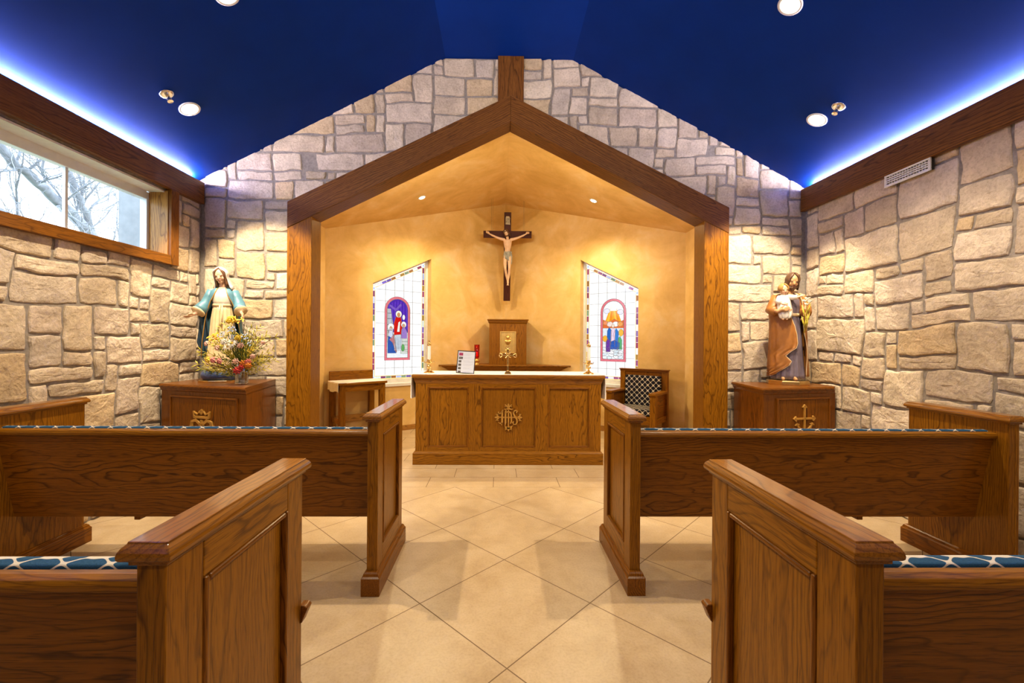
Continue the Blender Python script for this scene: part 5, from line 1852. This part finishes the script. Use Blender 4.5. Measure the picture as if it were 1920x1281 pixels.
    # hair and veil
    def shell(name, mat, k, open_a, low, sol, n=40, ex=0.0):
        rg = []
        for t in [0.06 + (1.0 - .06) * i / 12 for i in range(13)]:
            th = t * pi * .60
            r_ = sin(th); z = .012 + .052 * k * cos(th)
            a = open_a * min(1.0, t * 1.5)
            rg.append([(.046 * k * r_ * sin(q), .006 - .055 * k * r_ * cos(q), z) for q in [a + (2 * pi - 2 * a) * i / (n - 1) for i in range(n)]])
        for dz, sc in low:
            a = open_a
            rg.append([(.046 * k * sc * sin(q), .010 - .055 * k * sc * .92 * cos(q), .012 + .052 * k * cos(.6 * pi) + dz) for q in [a + (2 * pi - 2 * a) * i / (n - 1) for i in range(n)]])
        m_ = MB().loft(rg, closed=False, cap=False)
        return m_.xform(Mh).build(name, mat, root, smooth=True, solid=sol)
    shell('hair', 'hair_brown', 1.06, .78, ((-.03, .96), (-.06, .98), (-.085, 1.02)), .008)
    shell('veil', 'veil_white', 1.20, 1.12, ((-.03, 1.00), (-.06, 1.05), (-.09, 1.18), (-.115, 1.36)), .005)
    root.scale = (1.06, 1.06, 1.06)
    return root


make_mary()


# ------------------------------------------------------------------ statue with the child
def make_joseph():
    root = thing('statue', (2.735, 3.99, 0.94), radians(-24), 'painted statue of a bearded man in a brown cloak carrying a child', 'statue', 'painted statues on the pedestals')
    oct_ = [(.170 * cos(pi / 8 + pi / 4 * i), .150 * sin(pi / 8 + pi / 4 * i)) for i in range(8)]
    MB().loft([[(x * k, y * k, z) for x, y in oct_] for k, z in ((1, 0), (1, .032), (.95, .042))]).build('base_plate', 'brass', root, bevel=0.003)
    mb = MB()
    Mh = head_shape(mb, (.030, -.020, .925), 1.04, radians(8), radians(16), radians(5))
    mb.chain([(.01, .012, .79), (.018, .0, .85), (.026, -.006, .90)], [.038, .030, .028], 12)
    mb.chain([(0, .01, .55), (0, .01, .66), (.004, .012, .765)], [.070, .076, .070], 12)
    mb.chain([(0, .01, .12), (0, .01, .55)], [.050, .068], 10)
    # right arm (viewer's left) under the child, hand round its body
    mb.chain([(-.082, .010, .785), (-.128, -.020, .668), (-.096, -.128, .650)], [.036, .032, .017], 10)
    hand(mb, (-.096, -.128, .650), (-.064, -.160, .664), (.9, -.12, .22), (.1, .1, 1), .4, -.5, 1.25)
    mb.chain([(.088, .010, .785), (.122, -.015, .665), (.118, -.100, .600)], [.036, .030, .018], 10)
    hand(mb, (.118, -.100, .600), (.110, -.122, .592), (-.55, -.45, -.45), (-.2, -.3, .9), .3, .9, 1.1)
    for k, y in ((-1, -.085), (1, -.100)):
        mb.chain([(.040 * k - .005, .0, .11), (.040 * k - .005, -.02, .072), (.046 * k - .005, y - .025, .056)], [.022, .020, .013], 8)
    body = mb.build('body', 'skin_tan', root, remesh=0.0036)
    eyes_and_lips(Mh, body)
    # hair and beard
    rg = []
    for t in [.05 + .95 * i / 12 for i in range(13)]:
        th = t * pi * .60
        a = .66 * min(1, t * 1.5)
        rg.append([(.046 * 1.10 * sin(th) * sin(q), .008 - .054 * 1.10 * sin(th) * cos(q), .012 + .053 * 1.10 * cos(th)) for q in [a + (2 * pi - 2 * a) * i / 39 for i in range(40)]])
    for dz, sc in ((-.025, 1.02), (-.05, 1.04), (-.065, .98)):
        a = .95
        rg.append([(.046 * 1.1 * sc * sin(q), .010 - .052 * 1.06 * sc * cos(q), -.006 + dz) for q in [a + (2 * pi - 2 * a) * i / 39 for i in range(40)]])
    MB().loft(rg, closed=False, cap=False).xform(Mh).build('hair', 'hair_dark', root, smooth=True, solid=0.012)
    mb = MB()
    mb.ball((0, -.036, -.052), (.022, .017, .022), 12); mb.ball((0, -.040, -.068), (.014, .012, .016), 10)
    for k in (-1, 1):
        mb.chain([(.040 * k, -.004, -.024), (.034 * k, -.020, -.042), (.018 * k, -.034, -.052)], [.008, .011, .012], 8)
        mb.chain([(.003 * k, -.049, -.0275), (.014 * k, -.043, -.034)], [.004, .003], 6)
    mb.xform(Mh).build('beard', 'hair_dark', root, remesh=0.003)
    # violet robe
    rings = []
    for z, rx, ry, f in ((.052, .128, .108, .10), (.09, .124, .105, .10), (.20, .114, .097, .085), (.34, .104, .088, .07), (.48, .096, .081, .05), (.58, .088, .074, .03), (.62, .084, .069, .02), (.70, .094, .078, .015), (.75, .096, .074, .01), (.785, .078, .056, 0), (.815, .046, .040, 0)):
        rings.append(ring_pts(.004, .008, rx, ry, z, 96, fold=f, k=14, ph=.9))
    MB().loft(rings).build('robe', 'robe_violet', root, smooth=True)
    MB().loft([ring_pts(.004, .008, r_, r_ * .82, z, 48) for r_, z in ((.086, .608), (.092, .612), (.092, .632), (.086, .636))]).build('belt', 'robe_cream', root, smooth=True)
    # brown cloak: from the right shoulder round the back, its edge falling in a zigzag
    spec = [(.822, .050, .046, .35), (.808, .080, .062, .22), (.785, .112, .080, .25), (.74, .132, .092, .30), (.68, .142, .100, .30), (.64, .146, .104, .10), (.60, .142, .106, .00), (.52, .138, .108, -.22), (.45, .138, .110, -.32), (.37, .140, .112, -.36), (.33, .141, .113, -.30), (.30, .142, .114, .00), (.26, .144, .116, .28), (.235, .145, .116, .12), (.21, .146, .117, -.02), (.18, .147, .118, .08), (.15, .148, .119, .32), (.12, .149, .120, .62), (.095, .150, .120, .95), (.075, .150, .120, 1.25)]
    n = 72
    rings, edge, back_e = [], [], []
    for z, rx, ry, a in spec:
        # angle of the leading edge measured towards -x: sweep from -a ... round the back ... to the far edge
        a_start = a
        a_end = 2 * pi - (.78 if z > .62 else .78 + (.62 - z) * .9)
        f = .015 + max(0, (.72 - z)) * .15
        rg = []
        for i in range(n):
            q = a_start + (a_end - a_start) * i / (n - 1)
            ff = 1 + f * (.65 * sin(11 * q + .5) + .35 * sin(18 * q + 1.3))
            rg.append((.004 - rx * ff * sin(q), .010 - ry * ff * cos(q), z))
        rings.append(rg); edge.append(rg[0]); back_e.append(rg[-1])
    MB().loft(rings, closed=False, cap=False).build('cloak', 'cloak_brown', root, smooth=True, solid=0.009)
    edge_tube('cloak_trim', edge, .0045, 'robe_cream', root)
    edge_tube('cloak_trim', back_e, .004, 'robe_cream', root)
    for k, sh, el, wr in ((-1, (-.085, .012, .792), (-.130, -.016, .668), (-.108, -.092, .652)), (1, (.088, .012, .792), (.126, -.012, .672), (.122, -.070, .628))):
        sh, el, wr = Vector(sh), Vector(el), Vector(wr)
        MB().tube([sh, sh.lerp(el, .5), el, el.lerp(wr, .6), wr], [.044, .047, .050, .046, .040], 20).build('sleeve', 'cloak_brown', root, smooth=True)
    # child: body one surface
    mb = MB()
    Mc = head_shape(mb, (-.048, -.075, .845), .76, radians(14), radians(10), radians(-4))
    mb.chain([(-.045, -.070, .79), (-.047, -.072, .82)], [.018, .016], 10)
    mb.chain([(-.045, -.072, .69), (-.045, -.070, .77)], [.040, .036], 12)
    mb.chain([(-.075, -.075, .775), (-.095, -.100, .735), (-.060, -.125, .715)], [.016, .014, .009], 8)
    mb.chain([(-.015, -.075, .775), (.030, -.100, .768), (.068, -.112, .778)], [.016, .013, .009], 8)
    hand(mb, (.068, -.112, .778), (.080, -.115, .782), (.9, -.1, .2), (0, 0, 1), .5, .3, .6, .0065)
    hand(mb, (-.060, -.125, .715), (-.048, -.130, .712), (.9, -.2, 0), (0, 0, 1), .5, .4, .6, .0065)
    for k in (-1, 1):
        mb.chain([(-.045 + .018 * k, -.080, .69), (-.030 + .022 * k, -.125, .665), (-.050 + .014 * k, -.132, .590), (-.048 + .014 * k, -.146, .580)], [.022, .018, .011, .009], 8)
    cb = mb.build('child_body', 'skin', root, remesh=0.003)
    eyes_and_lips(Mc, cb)
    rg = []
    for t in [.05 + .95 * i / 10 for i in range(11)]:
        th = t * pi * .58
        a = .62 * min(1, t * 1.5)
        rg.append([(.046 * 1.1 * sin(th) * sin(q), .008 - .054 * 1.08 * sin(th) * cos(q), .012 + .053 * 1.1 * cos(th)) for q in [a + (2 * pi - 2 * a) * i / 31 for i in range(32)]])
    tag(MB().loft(rg, closed=False, cap=False).xform(Mc).build('child_hair', 'hair_blond', root, smooth=True, solid=0.010), 'fair hair of the child')
    rings = []
    for z, rx, ry, cx, cy, f in ((.585, .030, .024, -.044, -.128, .14), (.595, .042, .032, -.042, -.126, .14), (.625, .052, .042, -.040, -.112, .12), (.66, .056, .048, -.042, -.098, .08), (.69, .056, .050, -.045, -.085, .06), (.73, .052, .045, -.045, -.078, .04), (.77, .048, .040, -.045, -.073, .02), (.795, .032, .028, -.045, -.071, 0), (.805, .022, .020, -.046, -.071, 0)):
        rings.append(ring_pts(cx, cy, rx, ry, z, 48, fold=f, k=9, ph=.3))
    tag(MB().loft(rings).build('child_tunic', 'tunic_white', root, smooth=True), 'white tunic of the child')
    for pts in ([(-.075, -.075, .780), (-.094, -.098, .740), (-.075, -.115, .724)], [(-.015, -.075, .780), (.026, -.098, .772), (.050, -.106, .775)]):
        MB().tube(pts, [.024, .023, .022], 14).build('child_sleeve', 'tunic_white', root, smooth=True)
    # lily stem
    mb = MB()
    mb.tube([(.095, -.135, .46), (.104, -.138, .56), (.112, -.130, .66), (.118, -.118, .74)], [.004, .004, .0035, .003], 8)
    lf = mb.build('lily_stem', 'leaf_yellow', root, smooth=True)
    for i, (z, dx, dz) in enumerate(((.50, -.028, .11), (.52, .030, .12), (.58, -.030, .12), (.61, .032, .11), (.48, .010, .15))):
        mb = MB()
        b0 = Vector((.100 + .01 * i / 5, -.138, z))
        pts = [b0, b0 + Vector((dx * .6, -.016, dz * .5)), b0 + Vector((dx, -.010, dz))]
        mb.tube(pts, [.004, .012, .001], 8, .25)
        mb.build('lily_leaf', 'leaf_yellow', lf, smooth=True)
    for (x, y, z) in ((.118, -.125, .755), (.098, -.135, .735), (.134, -.128, .728), (.112, -.140, .705)):
        mb = MB()
        for k in range(6):
            a = 2 * pi * k / 6
            mb.tube([(x, y, z - .014), (x + .010 * cos(a), y - .006 + .006 * sin(a), z + .004), (x + .022 * cos(a), y - .014 + .010 * sin(a), z + .012)], [.004, .008, .002], 8, .4)
        mb.build('lily_flower', 'petal_white', lf, smooth=True)
    root.scale = (1.05, 1.05, 1.05)
    return root


make_joseph()

# ------------------------------------------------------------------ hanging crucifix
CX = 0.131
cr = thing('crucifix', (CX, 6.90, 3.055), 0, 'dark wooden crucifix hung on wires in the corner of the niche', 'crucifix')
tilt = radians(15)
cr.rotation_euler = (tilt, 0, 0)
c0 = cos(tilt)
mb = MB()
mb.box(-.056, .056, 0, .035, -1.095 / c0 + .05, .335 / c0, 'z')
mb.box(-.390, .390, -.002, .034, -.055, .058, 'x')
tag(mb.build('cross_beams', 'walnut', cr, bevel=0.003), 'dark walnut cross')
# figure in front of the cross (local -y)
mb = MB()
Mh = head_shape(mb, (-.022, -.070, .030), .80, radians(-16), radians(24), radians(-20))
mb.chain([(0, -.040, -.06), (-.008, -.050, -.02), (-.016, -.058, .01)], [.024, .020, .019], 10)
# torso with ribs and waist
rings = []
for z, rx, ry, cx, cy in ((-.075, .062, .032, 0, -.040), (-.095, .070, .038, 0, -.042), (-.135, .066, .040, .002, -.044), (-.180, .058, .038, .004, -.043), (-.225, .047, .032, .004, -.040), (-.265, .047, .032, .002, -.038), (-.300, .053, .036, 0, -.038), (-.345, .054, .038, 0, -.038), (-.365, .045, .030, 0, -.038)):
    rings.append([(cx + rx * cos(2 * pi * i / 20), cy + ry * sin(2 * pi * i / 20), z) for i in range(20)])
mb.loft(rings)
for k in (-1, 1):
    mb.ball((.028 * k, -.072, -.115), (.026, .014, .020), 10)
    for j in range(3):
        mb.chain([(.010 * k, -.079, -.152 - .020 * j), (.046 * k, -.064, -.160 - .022 * j)], [.005, .005], 6)
    mb.chain([(.058 * k, -.040, -.078), (.125 * k, -.034, -.062), (.185 * k, -.030, -.040), (.250 * k, -.026, -.012), (.292 * k, -.022, .010)], [.026, .021, .0165, .0155, .0095], 10)
    hand(mb, (.292 * k, -.022, .010), (.315 * k, -.022, .024), (.80 * k, -.15, .42), (-.35 * k, -.35, .85), .7, 1.2, 1.0, .0058)
# legs together, knees turned slightly, feet crossed
mb.chain([(-.030, -.044, -.335), (-.036, -.066, -.440), (-.032, -.080, -.535), (-.014, -.062, -.640), (.006, -.048, -.735)], [.034, .029, .021, .020, .0125], 12)
mb.chain([(.030, -.044, -.335), (.034, -.068, -.440), (.034, -.088, -.530), (.030, -.070, -.640), (.018, -.062, -.735)], [.034, .029, .021, .020, .0125], 12)
mb.ball((-.032, -.092, -.535), (.016, .012, .019), 10); mb.ball((.034, -.100, -.530), (.017, .012, .020), 10)
mb.chain([(.008, -.048, -.735), (.010, -.060, -.765), (.014, -.078, -.800)], [.014, .015, .010], 8)
mb.chain([(.016, -.062, -.735), (.016, -.082, -.762), (.012, -.100, -.795)], [.014, .015, .011], 8)
for k in range(5):
    mb.ball((-.004 + .008 * k, -.106 + abs(k - 2) * .003, -.802), (.0045, .006, .006), 6)
body = mb.build('body', 'skin_pale', cr, remesh=0.0034)
eyes_and_lips(Mh, body)
rg = []
for t in [.05 + .95 * i / 10 for i in range(11)]:
    th = t * pi * .60
    a = .85 * min(1, t * 1.5)
    rg.append([(.046 * 1.12 * sin(th) * sin(q), .008 - .054 * 1.10 * sin(th) * cos(q), .012 + .053 * 1.12 * cos(th)) for q in [a + (2 * pi - 2 * a) * i / 31 for i in range(32)]])
for dz, sc in ((-.03, 1.06), (-.06, 1.02), (-.09, .9)):
    rg.append([(.046 * 1.12 * sc * sin(q), .012 - .050 * 1.05 * sc * cos(q), -.002 + dz) for q in [1.05 + (2 * pi - 2.1) * i / 31 for i in range(32)]])
MB().loft(rg, closed=False, cap=False).xform(Mh).build('hair', 'hair_dark', cr, smooth=True, solid=0.012)
mb = MB(); mb.ball((0, -.036, -.052), (.022, .017, .018), 10)
for k in (-1, 1):
    mb.chain([(.040 * k, -.004, -.024), (.018 * k, -.034, -.050)], [.008, .012], 8)
mb.xform(Mh).build('beard', 'hair_dark', cr, remesh=0.003)
mb = MB()
for j in range(2):
    mb.tube([(.047 * sin(2 * pi * i / 16), .012 - .054 * cos(2 * pi * i / 16), .040 + .006 * j + .005 * sin(i * 2.3 + j * 2)) for i in range(17)], .0045, 6)
for i in range(14):
    a = 2 * pi * i / 14
    mb.tube([(.047 * sin(a), .012 - .054 * cos(a), .043), (.060 * sin(a + .2), .012 - .067 * cos(a + .2), .048 + .006 * (i % 3 - 1))], [.003, .0006], 5)
mb.xform(Mh).build('thorn_crown', 'stem_brown', cr)
rings = []
for z, rx, ry, f in ((-.262, .050, .036, .02), (-.285, .057, .042, .05), (-.32, .062, .048, .06), (-.36, .064, .050, .07), (-.395, .066, .054, .08)):
    rings.append(ring_pts(0, -.040, rx, ry, z, 56, fold=f, k=9, ph=z * 20, zf=(lambda q, z=z: z + (-.035 * sin(q) if z < -.35 else .006 * sin(3 * q)))))
mb = MB().loft(rings)
mb.tube([(.058, -.055, -.27), (.068, -.050, -.33), (.066, -.045, -.42), (.072, -.042, -.47)], [.012, .016, .018, .008], 10, .5)
mb.ball((.058, -.060, -.275), (.016, .014, .014), 10)
for k in range(4):
    mb.tube([(-.050 + .012 * k, -.075 - .004 * k, -.275 - .012 * k), (0, -.094, -.30 - .022 * k), (.048, -.070, -.285 - .018 * k)], [.004, .005, .004], 6)
mb.build('loincloth', 'loincloth_grey', cr, smooth=True)
mb = MB()
mb.tube([(-.035, -.006, .165), (-.030, -.012, .172), (-.030, -.012, .265), (-.022, -.008, .282), (.022, -.008, .282), (.034, -.010, .255), (.030, -.012, .20), (.040, -.006, .158), (-.035, -.006, .165)], .004, 6)
mb.prism([(-.036, -.001, .165), (.040, -.001, .157), (.030, -.001, .20), (.036, -.001, .262), (.022, -.001, .284), (-.020, -.001, .284), (-.034, -.001, .262), (-.028, -.001, .20)], (0, -.006, 0))
pq = mb.build('title_scroll', 'plaque_ivory', cr)
mb = MB()
def lt(strokes, x, z):
    for s_ in strokes:
        stroke(mb, [(x + p[0] * .020, z + p[1] * .028) for p in s_], -.0068, .0042, .0012)
I_ = [[(.5, 0), (.5, 1)], [(.2, 0), (.8, 0)], [(.2, 1), (.8, 1)]]
N_ = [[(.1, 0), (.1, 1)], [(.1, 1), (.9, 0)], [(.9, 0), (.9, 1)]]
R_ = [[(.1, 0), (.1, 1)], [(.1, 1), (.7, 1), (.9, .8), (.7, .55), (.1, .5)], [(.5, .5), (.9, 0)]]
lt(I_, -.024, .228); lt(N_, .002, .228); lt(R_, -.024, .185); lt(I_, .002, .185)
mb.build('lettering', 'eye_dark', pq)
# wires to the ceiling
M = Matrix.Translation((CX, 6.90, 3.055)) @ Matrix.Rotation(tilt, 4, 'X')
Mi = M.inverted()
for lx in (-.262, -.240, .255, .272):
    p0 = Vector((lx, .016, .058))
    w0 = M @ p0
    top_z = NZC - (NZC - NZA) / 2.4 * abs(w0.x - .1) - .002
    p1 = Mi @ Vector((w0.x, w0.y, top_z))
    MB().tube([p0, p1], .0016, 6).build('wire', 'wire', cr)

# ------------------------------------------------------------------ vase and bouquet
VX, VY = -2.225, 3.735
t = thing('vase', (VX, VY, 0.94), 0, 'clear ribbed cylinder vase holding the mixed flowers', 'vase')
mb = MB()
prof = [(.050, 0), (.052, .006), (.050, .02), (.051, .10), (.055, .180), (.052, .180), (.048, .10), (.047, .018), (.0, .014)]
rings = []
n = 48
for r_, z in prof:
    rings.append([((r_ * (1 + (.03 * (i % 4 == 0)))) * cos(2 * pi * i / n), (r_ * (1 + (.03 * (i % 4 == 0)))) * sin(2 * pi * i / n), z) for i in range(n)])
mb.loft(rings)
mb.build('glass_body', 'vase_glass', t, smooth=True)
MB().lathe([(.0525, .002), (.053, .004), (.053, .010), (.0525, .012)], n=40).build('foot_ring', 'chrome', t, smooth=True)

bq = thing('flower_bouquet', (VX, VY, 0.96), 0, 'mixed bouquet of yellow, white, pink and red flowers with grass sprays', 'bouquet')
rb = random.Random(21)


def bez(p0, p1, p2, n=7):
    return [Vector(p0) * (1 - t_) ** 2 + Vector(p1) * 2 * t_ * (1 - t_) + Vector(p2) * t_ ** 2 for t_ in [i / (n - 1) for i in range(n)]]


def flower(pos, kind, mat, r_):
    p = Vector(pos)
    base = Vector((rb.uniform(-.02, .02), rb.uniform(-.02, .02), .02))
    pts = bez(base, (p.x * .35, p.y * .35, .20 + p.z * .25), p, 7)
    d = (pts[-1] - pts[-2]).normalized()
    d = (d + Vector((0, -.8, .25))).normalized()
    st = MB().tube(pts, .0026, 5)
    q = d.to_track_quat('Z', 'Y').to_matrix().to_4x4()
    M_ = Matrix.Translation(p) @ q
    mb = MB()
    if kind == 'daisy':
        for k in range(13):
            a = 2 * pi * k / 13
            mb.tube([(.15 * r_ * cos(a), .15 * r_ * sin(a), 0), (.6 * r_ * cos(a), .6 * r_ * sin(a), .12 * r_), (r_ * cos(a), r_ * sin(a), .05 * r_)], [.05 * r_, .20 * r_, .08 * r_], 6, .3)
        ce = MB(); ce.ball((0, 0, .12 * r_), (.28 * r_, .28 * r_, .16 * r_), 10)
    elif kind == 'rose':
        for ring, (m_, rad, zz, w) in enumerate(((7, .75, .0, .42), (6, .5, .22, .36), (4, .26, .36, .26))):
            for k in range(m_):
                a = 2 * pi * k / m_ + ring * .5
                mb.tube([(.15 * r_ * cos(a), .15 * r_ * sin(a), zz * r_ - .15 * r_), (rad * .8 * r_ * cos(a), rad * .8 * r_ * sin(a), zz * r_ + .05 * r_), (rad * r_ * cos(a), rad * r_ * sin(a), zz * r_ + .42 * r_)], [.10 * r_, w * r_, .18 * r_], 8, .3)
        ce = MB(); ce.ball((0, 0, .3 * r_), (.16 * r_, .16 * r_, .2 * r_), 8)
    else:      # umbel of small florets
        for k in range(14):
            a = rb.uniform(0, 2 * pi); rr_ = r_ * sqrt(rb.random()); zz = rb.uniform(-.2, .5) * r_
            for j in range(4):
                b2 = a + j * pi / 2
                mb.ball((rr_ * cos(a) + .11 * r_ * cos(b2), rr_ * sin(a) + .11 * r_ * sin(b2), zz), (.11 * r_, .11 * r_, .05 * r_), 6)
        ce = MB(); ce.ball((0, 0, 0), (.2 * r_, .2 * r_, .2 * r_), 8)
    f = mb.xform(M_).build('flower', mat, bq, smooth=True)
    ce.xform(M_).build('flower_centre', 'petal_yellow' if mat in ('petal_white', 'petal_blue') else 'petal_orange' if mat == 'petal_yellow' else mat, f, smooth=True)
    st.build('stem', 'leaf_green', f, smooth=True)


#  x (viewer right), z above the pedestal top
FL = [(-.03, .33, 'daisy', 'petal_white', .046), (.015, .355, 'daisy', 'petal_white', .040), (-.025, .365, 'rose', 'petal_white', .030),
      (.050, .40, 'rose', 'petal_yellow', .030), (.02, .545, 'rose', 'petal_yellow', .044), (.055, .535, 'umbel', 'petal_yellow', .034), (-.165, .42, 'umbel', 'petal_yellow', .050), (-.135, .39, 'umbel', 'petal_yellow', .042), (-.18, .215, 'rose', 'petal_yellow', .028),
      (-.115, .315, 'rose', 'petal_blush', .026), (.065, .335, 'rose', 'petal_blush', .030), (.055, .205, 'rose', 'petal_blush', .030), (-.19, .35, 'rose', 'petal_blush', .024), (.175, .245, 'rose', 'petal_blush', .024), (.22, .36, 'rose', 'petal_blush', .020),
      (-.13, .215, 'rose', 'petal_pink', .028), (-.095, .205, 'rose', 'petal_pink', .028), (.125, .200, 'rose', 'petal_pink', .030), (.135, .17, 'rose', 'petal_orange', .030), (.08, .185, 'rose', 'petal_orange', .034), (.065, .13, 'rose', 'petal_red', .036), (.088, .155, 'rose', 'petal_red', .028),
      (-.01, .475, 'umbel', 'petal_blue', .030), (.04, .47, 'umbel', 'petal_blue', .026), (-.005, .41, 'umbel', 'petal_blue', .030), (.10, .41, 'umbel', 'petal_blue', .026), (-.05, .425, 'umbel', 'petal_blue', .026), (.135, .355, 'umbel', 'petal_blue', .022), (.13, .30, 'umbel', 'petal_yellow', .028)]
for x, z, kd, mt, r_ in FL:
    flower((x * 1.05 - .01, -.11 - rb.uniform(0, .08) + abs(x) * .2, z - .02), kd, mt, r_ * 1.12)
# grass sprays and leafy twigs
for i in range(70):
    a = rb.uniform(-1.45, 1.3)
    ln = rb.uniform(.24, .50) * (1.0 - .18 * abs(a))
    x1 = sin(a) * ln
    z1 = .12 + cos(a) * ln * .85
    if abs(a) > .8: z1 -= rb.uniform(0, .12)
    y1 = rb.uniform(-.16, .02)
    x1 = max(-.42, min(.34, x1))
    pts = bez((rb.uniform(-.02, .02), rb.uniform(-.02, .02), .02), (x1 * .25, y1 * .3, z1 * .75), (x1, y1, z1), 9)
    mb = MB()
    mb.tube(pts, [.0022] * 8 + [.001], 5)
    yel = i % 2 == 0
    side = 1
    for k in range(3, 9):
        p = pts[k]
        d = (pts[k] - pts[k - 1]).normalized()
        for s_ in (-1, 1):
            t_ = Vector((d.z * s_, rb.uniform(-.5, .5), -d.x * s_))
            L_ = rb.uniform(.03, .06) if yel else rb.uniform(.014, .034)
            tip = p + (d * .8 + t_ * .6) * L_
            mb.tube([p, p.lerp(tip, .5), tip], [.001, .0052 if yel else .0036, .0005], 5, .35)
    mb.build('grass_spray' if yel else 'leafy_twig', 'leaf_yellow' if yel else ('leaf_green' if i % 5 < 4 else 'stem_brown'), bq, smooth=True)

# ------------------------------------------------------------------ bare tree outside the window
rt = random.Random(3)
tree = MB()


def twig(p, d, L, r_, lev):
    pts = [Vector(p)]
    dd = Vector(d).normalized()
    n = 7
    for i in range(n):
        dd = (dd + Vector((rt.uniform(-.22, .22), rt.uniform(-.22, .22), rt.uniform(-.16, .20)))).normalized()
        pts.append(pts[-1] + dd * L / n)
    tree.tube(pts, [max(.004, r_ * (1 - .75 * i / n)) for i in range(n + 1)], 5)
    if lev >= 3: return
    for k in range(5 if lev < 2 else 4):
        i = rt.randint(1, n)
        d2 = (pts[i] - pts[i - 1]).normalized()
        side = Vector((rt.uniform(-.6, .6), rt.uniform(-1, 1), rt.uniform(-.8, .9)))
        twig(pts[i], (d2 * .7 + side * .8).normalized(), L * rt.uniform(.45, .72), r_ * (1 - .75 * i / n) * .62, lev + 1)


def limb(pts, r0, r1, nt_):
    P = [Vector(q) for q in pts]
    out = []
    for i in range(len(P) - 1):
        for t_ in range(6):
            q = P[i].lerp(P[i + 1], t_ / 6)
            out.append(q + Vector((rt.uniform(-.02, .02), rt.uniform(-.025, .025), rt.uniform(-.03, .03))))
    out.append(P[-1])
    n = len(out) - 1
    tree.tube(out, [r0 + (r1 - r0) * i / n for i in range(n + 1)], 8)
    for k in range(nt_):
        i = rt.randint(2, n)
        d = (out[i] - out[i - 1]).normalized()
        side = Vector((rt.uniform(-.4, .5), rt.uniform(-1, 1), rt.uniform(-.7, 1.0)))
        twig(out[i], d * .55 + side * .85, rt.uniform(.7, 1.4), .018, 1)


trunk = [(-7.1, 8.1, 0.0), (-7.08, 8.05, 1.2), (-7.0, 7.9, 2.4), (-6.95, 7.6, 3.0)]
tree.tube(trunk, [.20, .17, .14, .11], 10)
limb([(-6.97, 7.7, 2.85), (-6.7, 6.75, 3.30), (-6.35, 5.7, 3.60), (-6.1, 4.9, 4.05), (-5.9, 4.3, 4.6)], .085, .030, 16)
limb([(-7.0, 7.9, 2.5), (-6.8, 7.2, 3.15), (-6.65, 6.75, 3.75), (-6.5, 6.4, 4.4), (-6.4, 6.0, 5.2)], .070, .025, 12)
limb([(-7.02, 7.95, 2.2), (-6.7, 6.6, 2.75), (-6.4, 5.6, 2.95), (-6.2, 4.8, 3.3)], .055, .02, 12)
limb([(-7.0, 7.9, 2.6), (-7.2, 8.6, 3.6), (-7.2, 9.0, 4.6)], .06, .02, 6)
t = tree.build('bare_tree', 'hazed_bark', smooth=True)
tag(t, 'bare branched tree outside the high left window', 'tree')
mb = MB(); mb.add([(-14, -4, -.02), (-3.4, -4, -.02), (-3.4, 14, -.02), (-14, 14, -.02)], [(0, 1, 2, 3)])
struct(mb.build('ground', 'lawn'), 'grass outside the chapel window', 'ground')
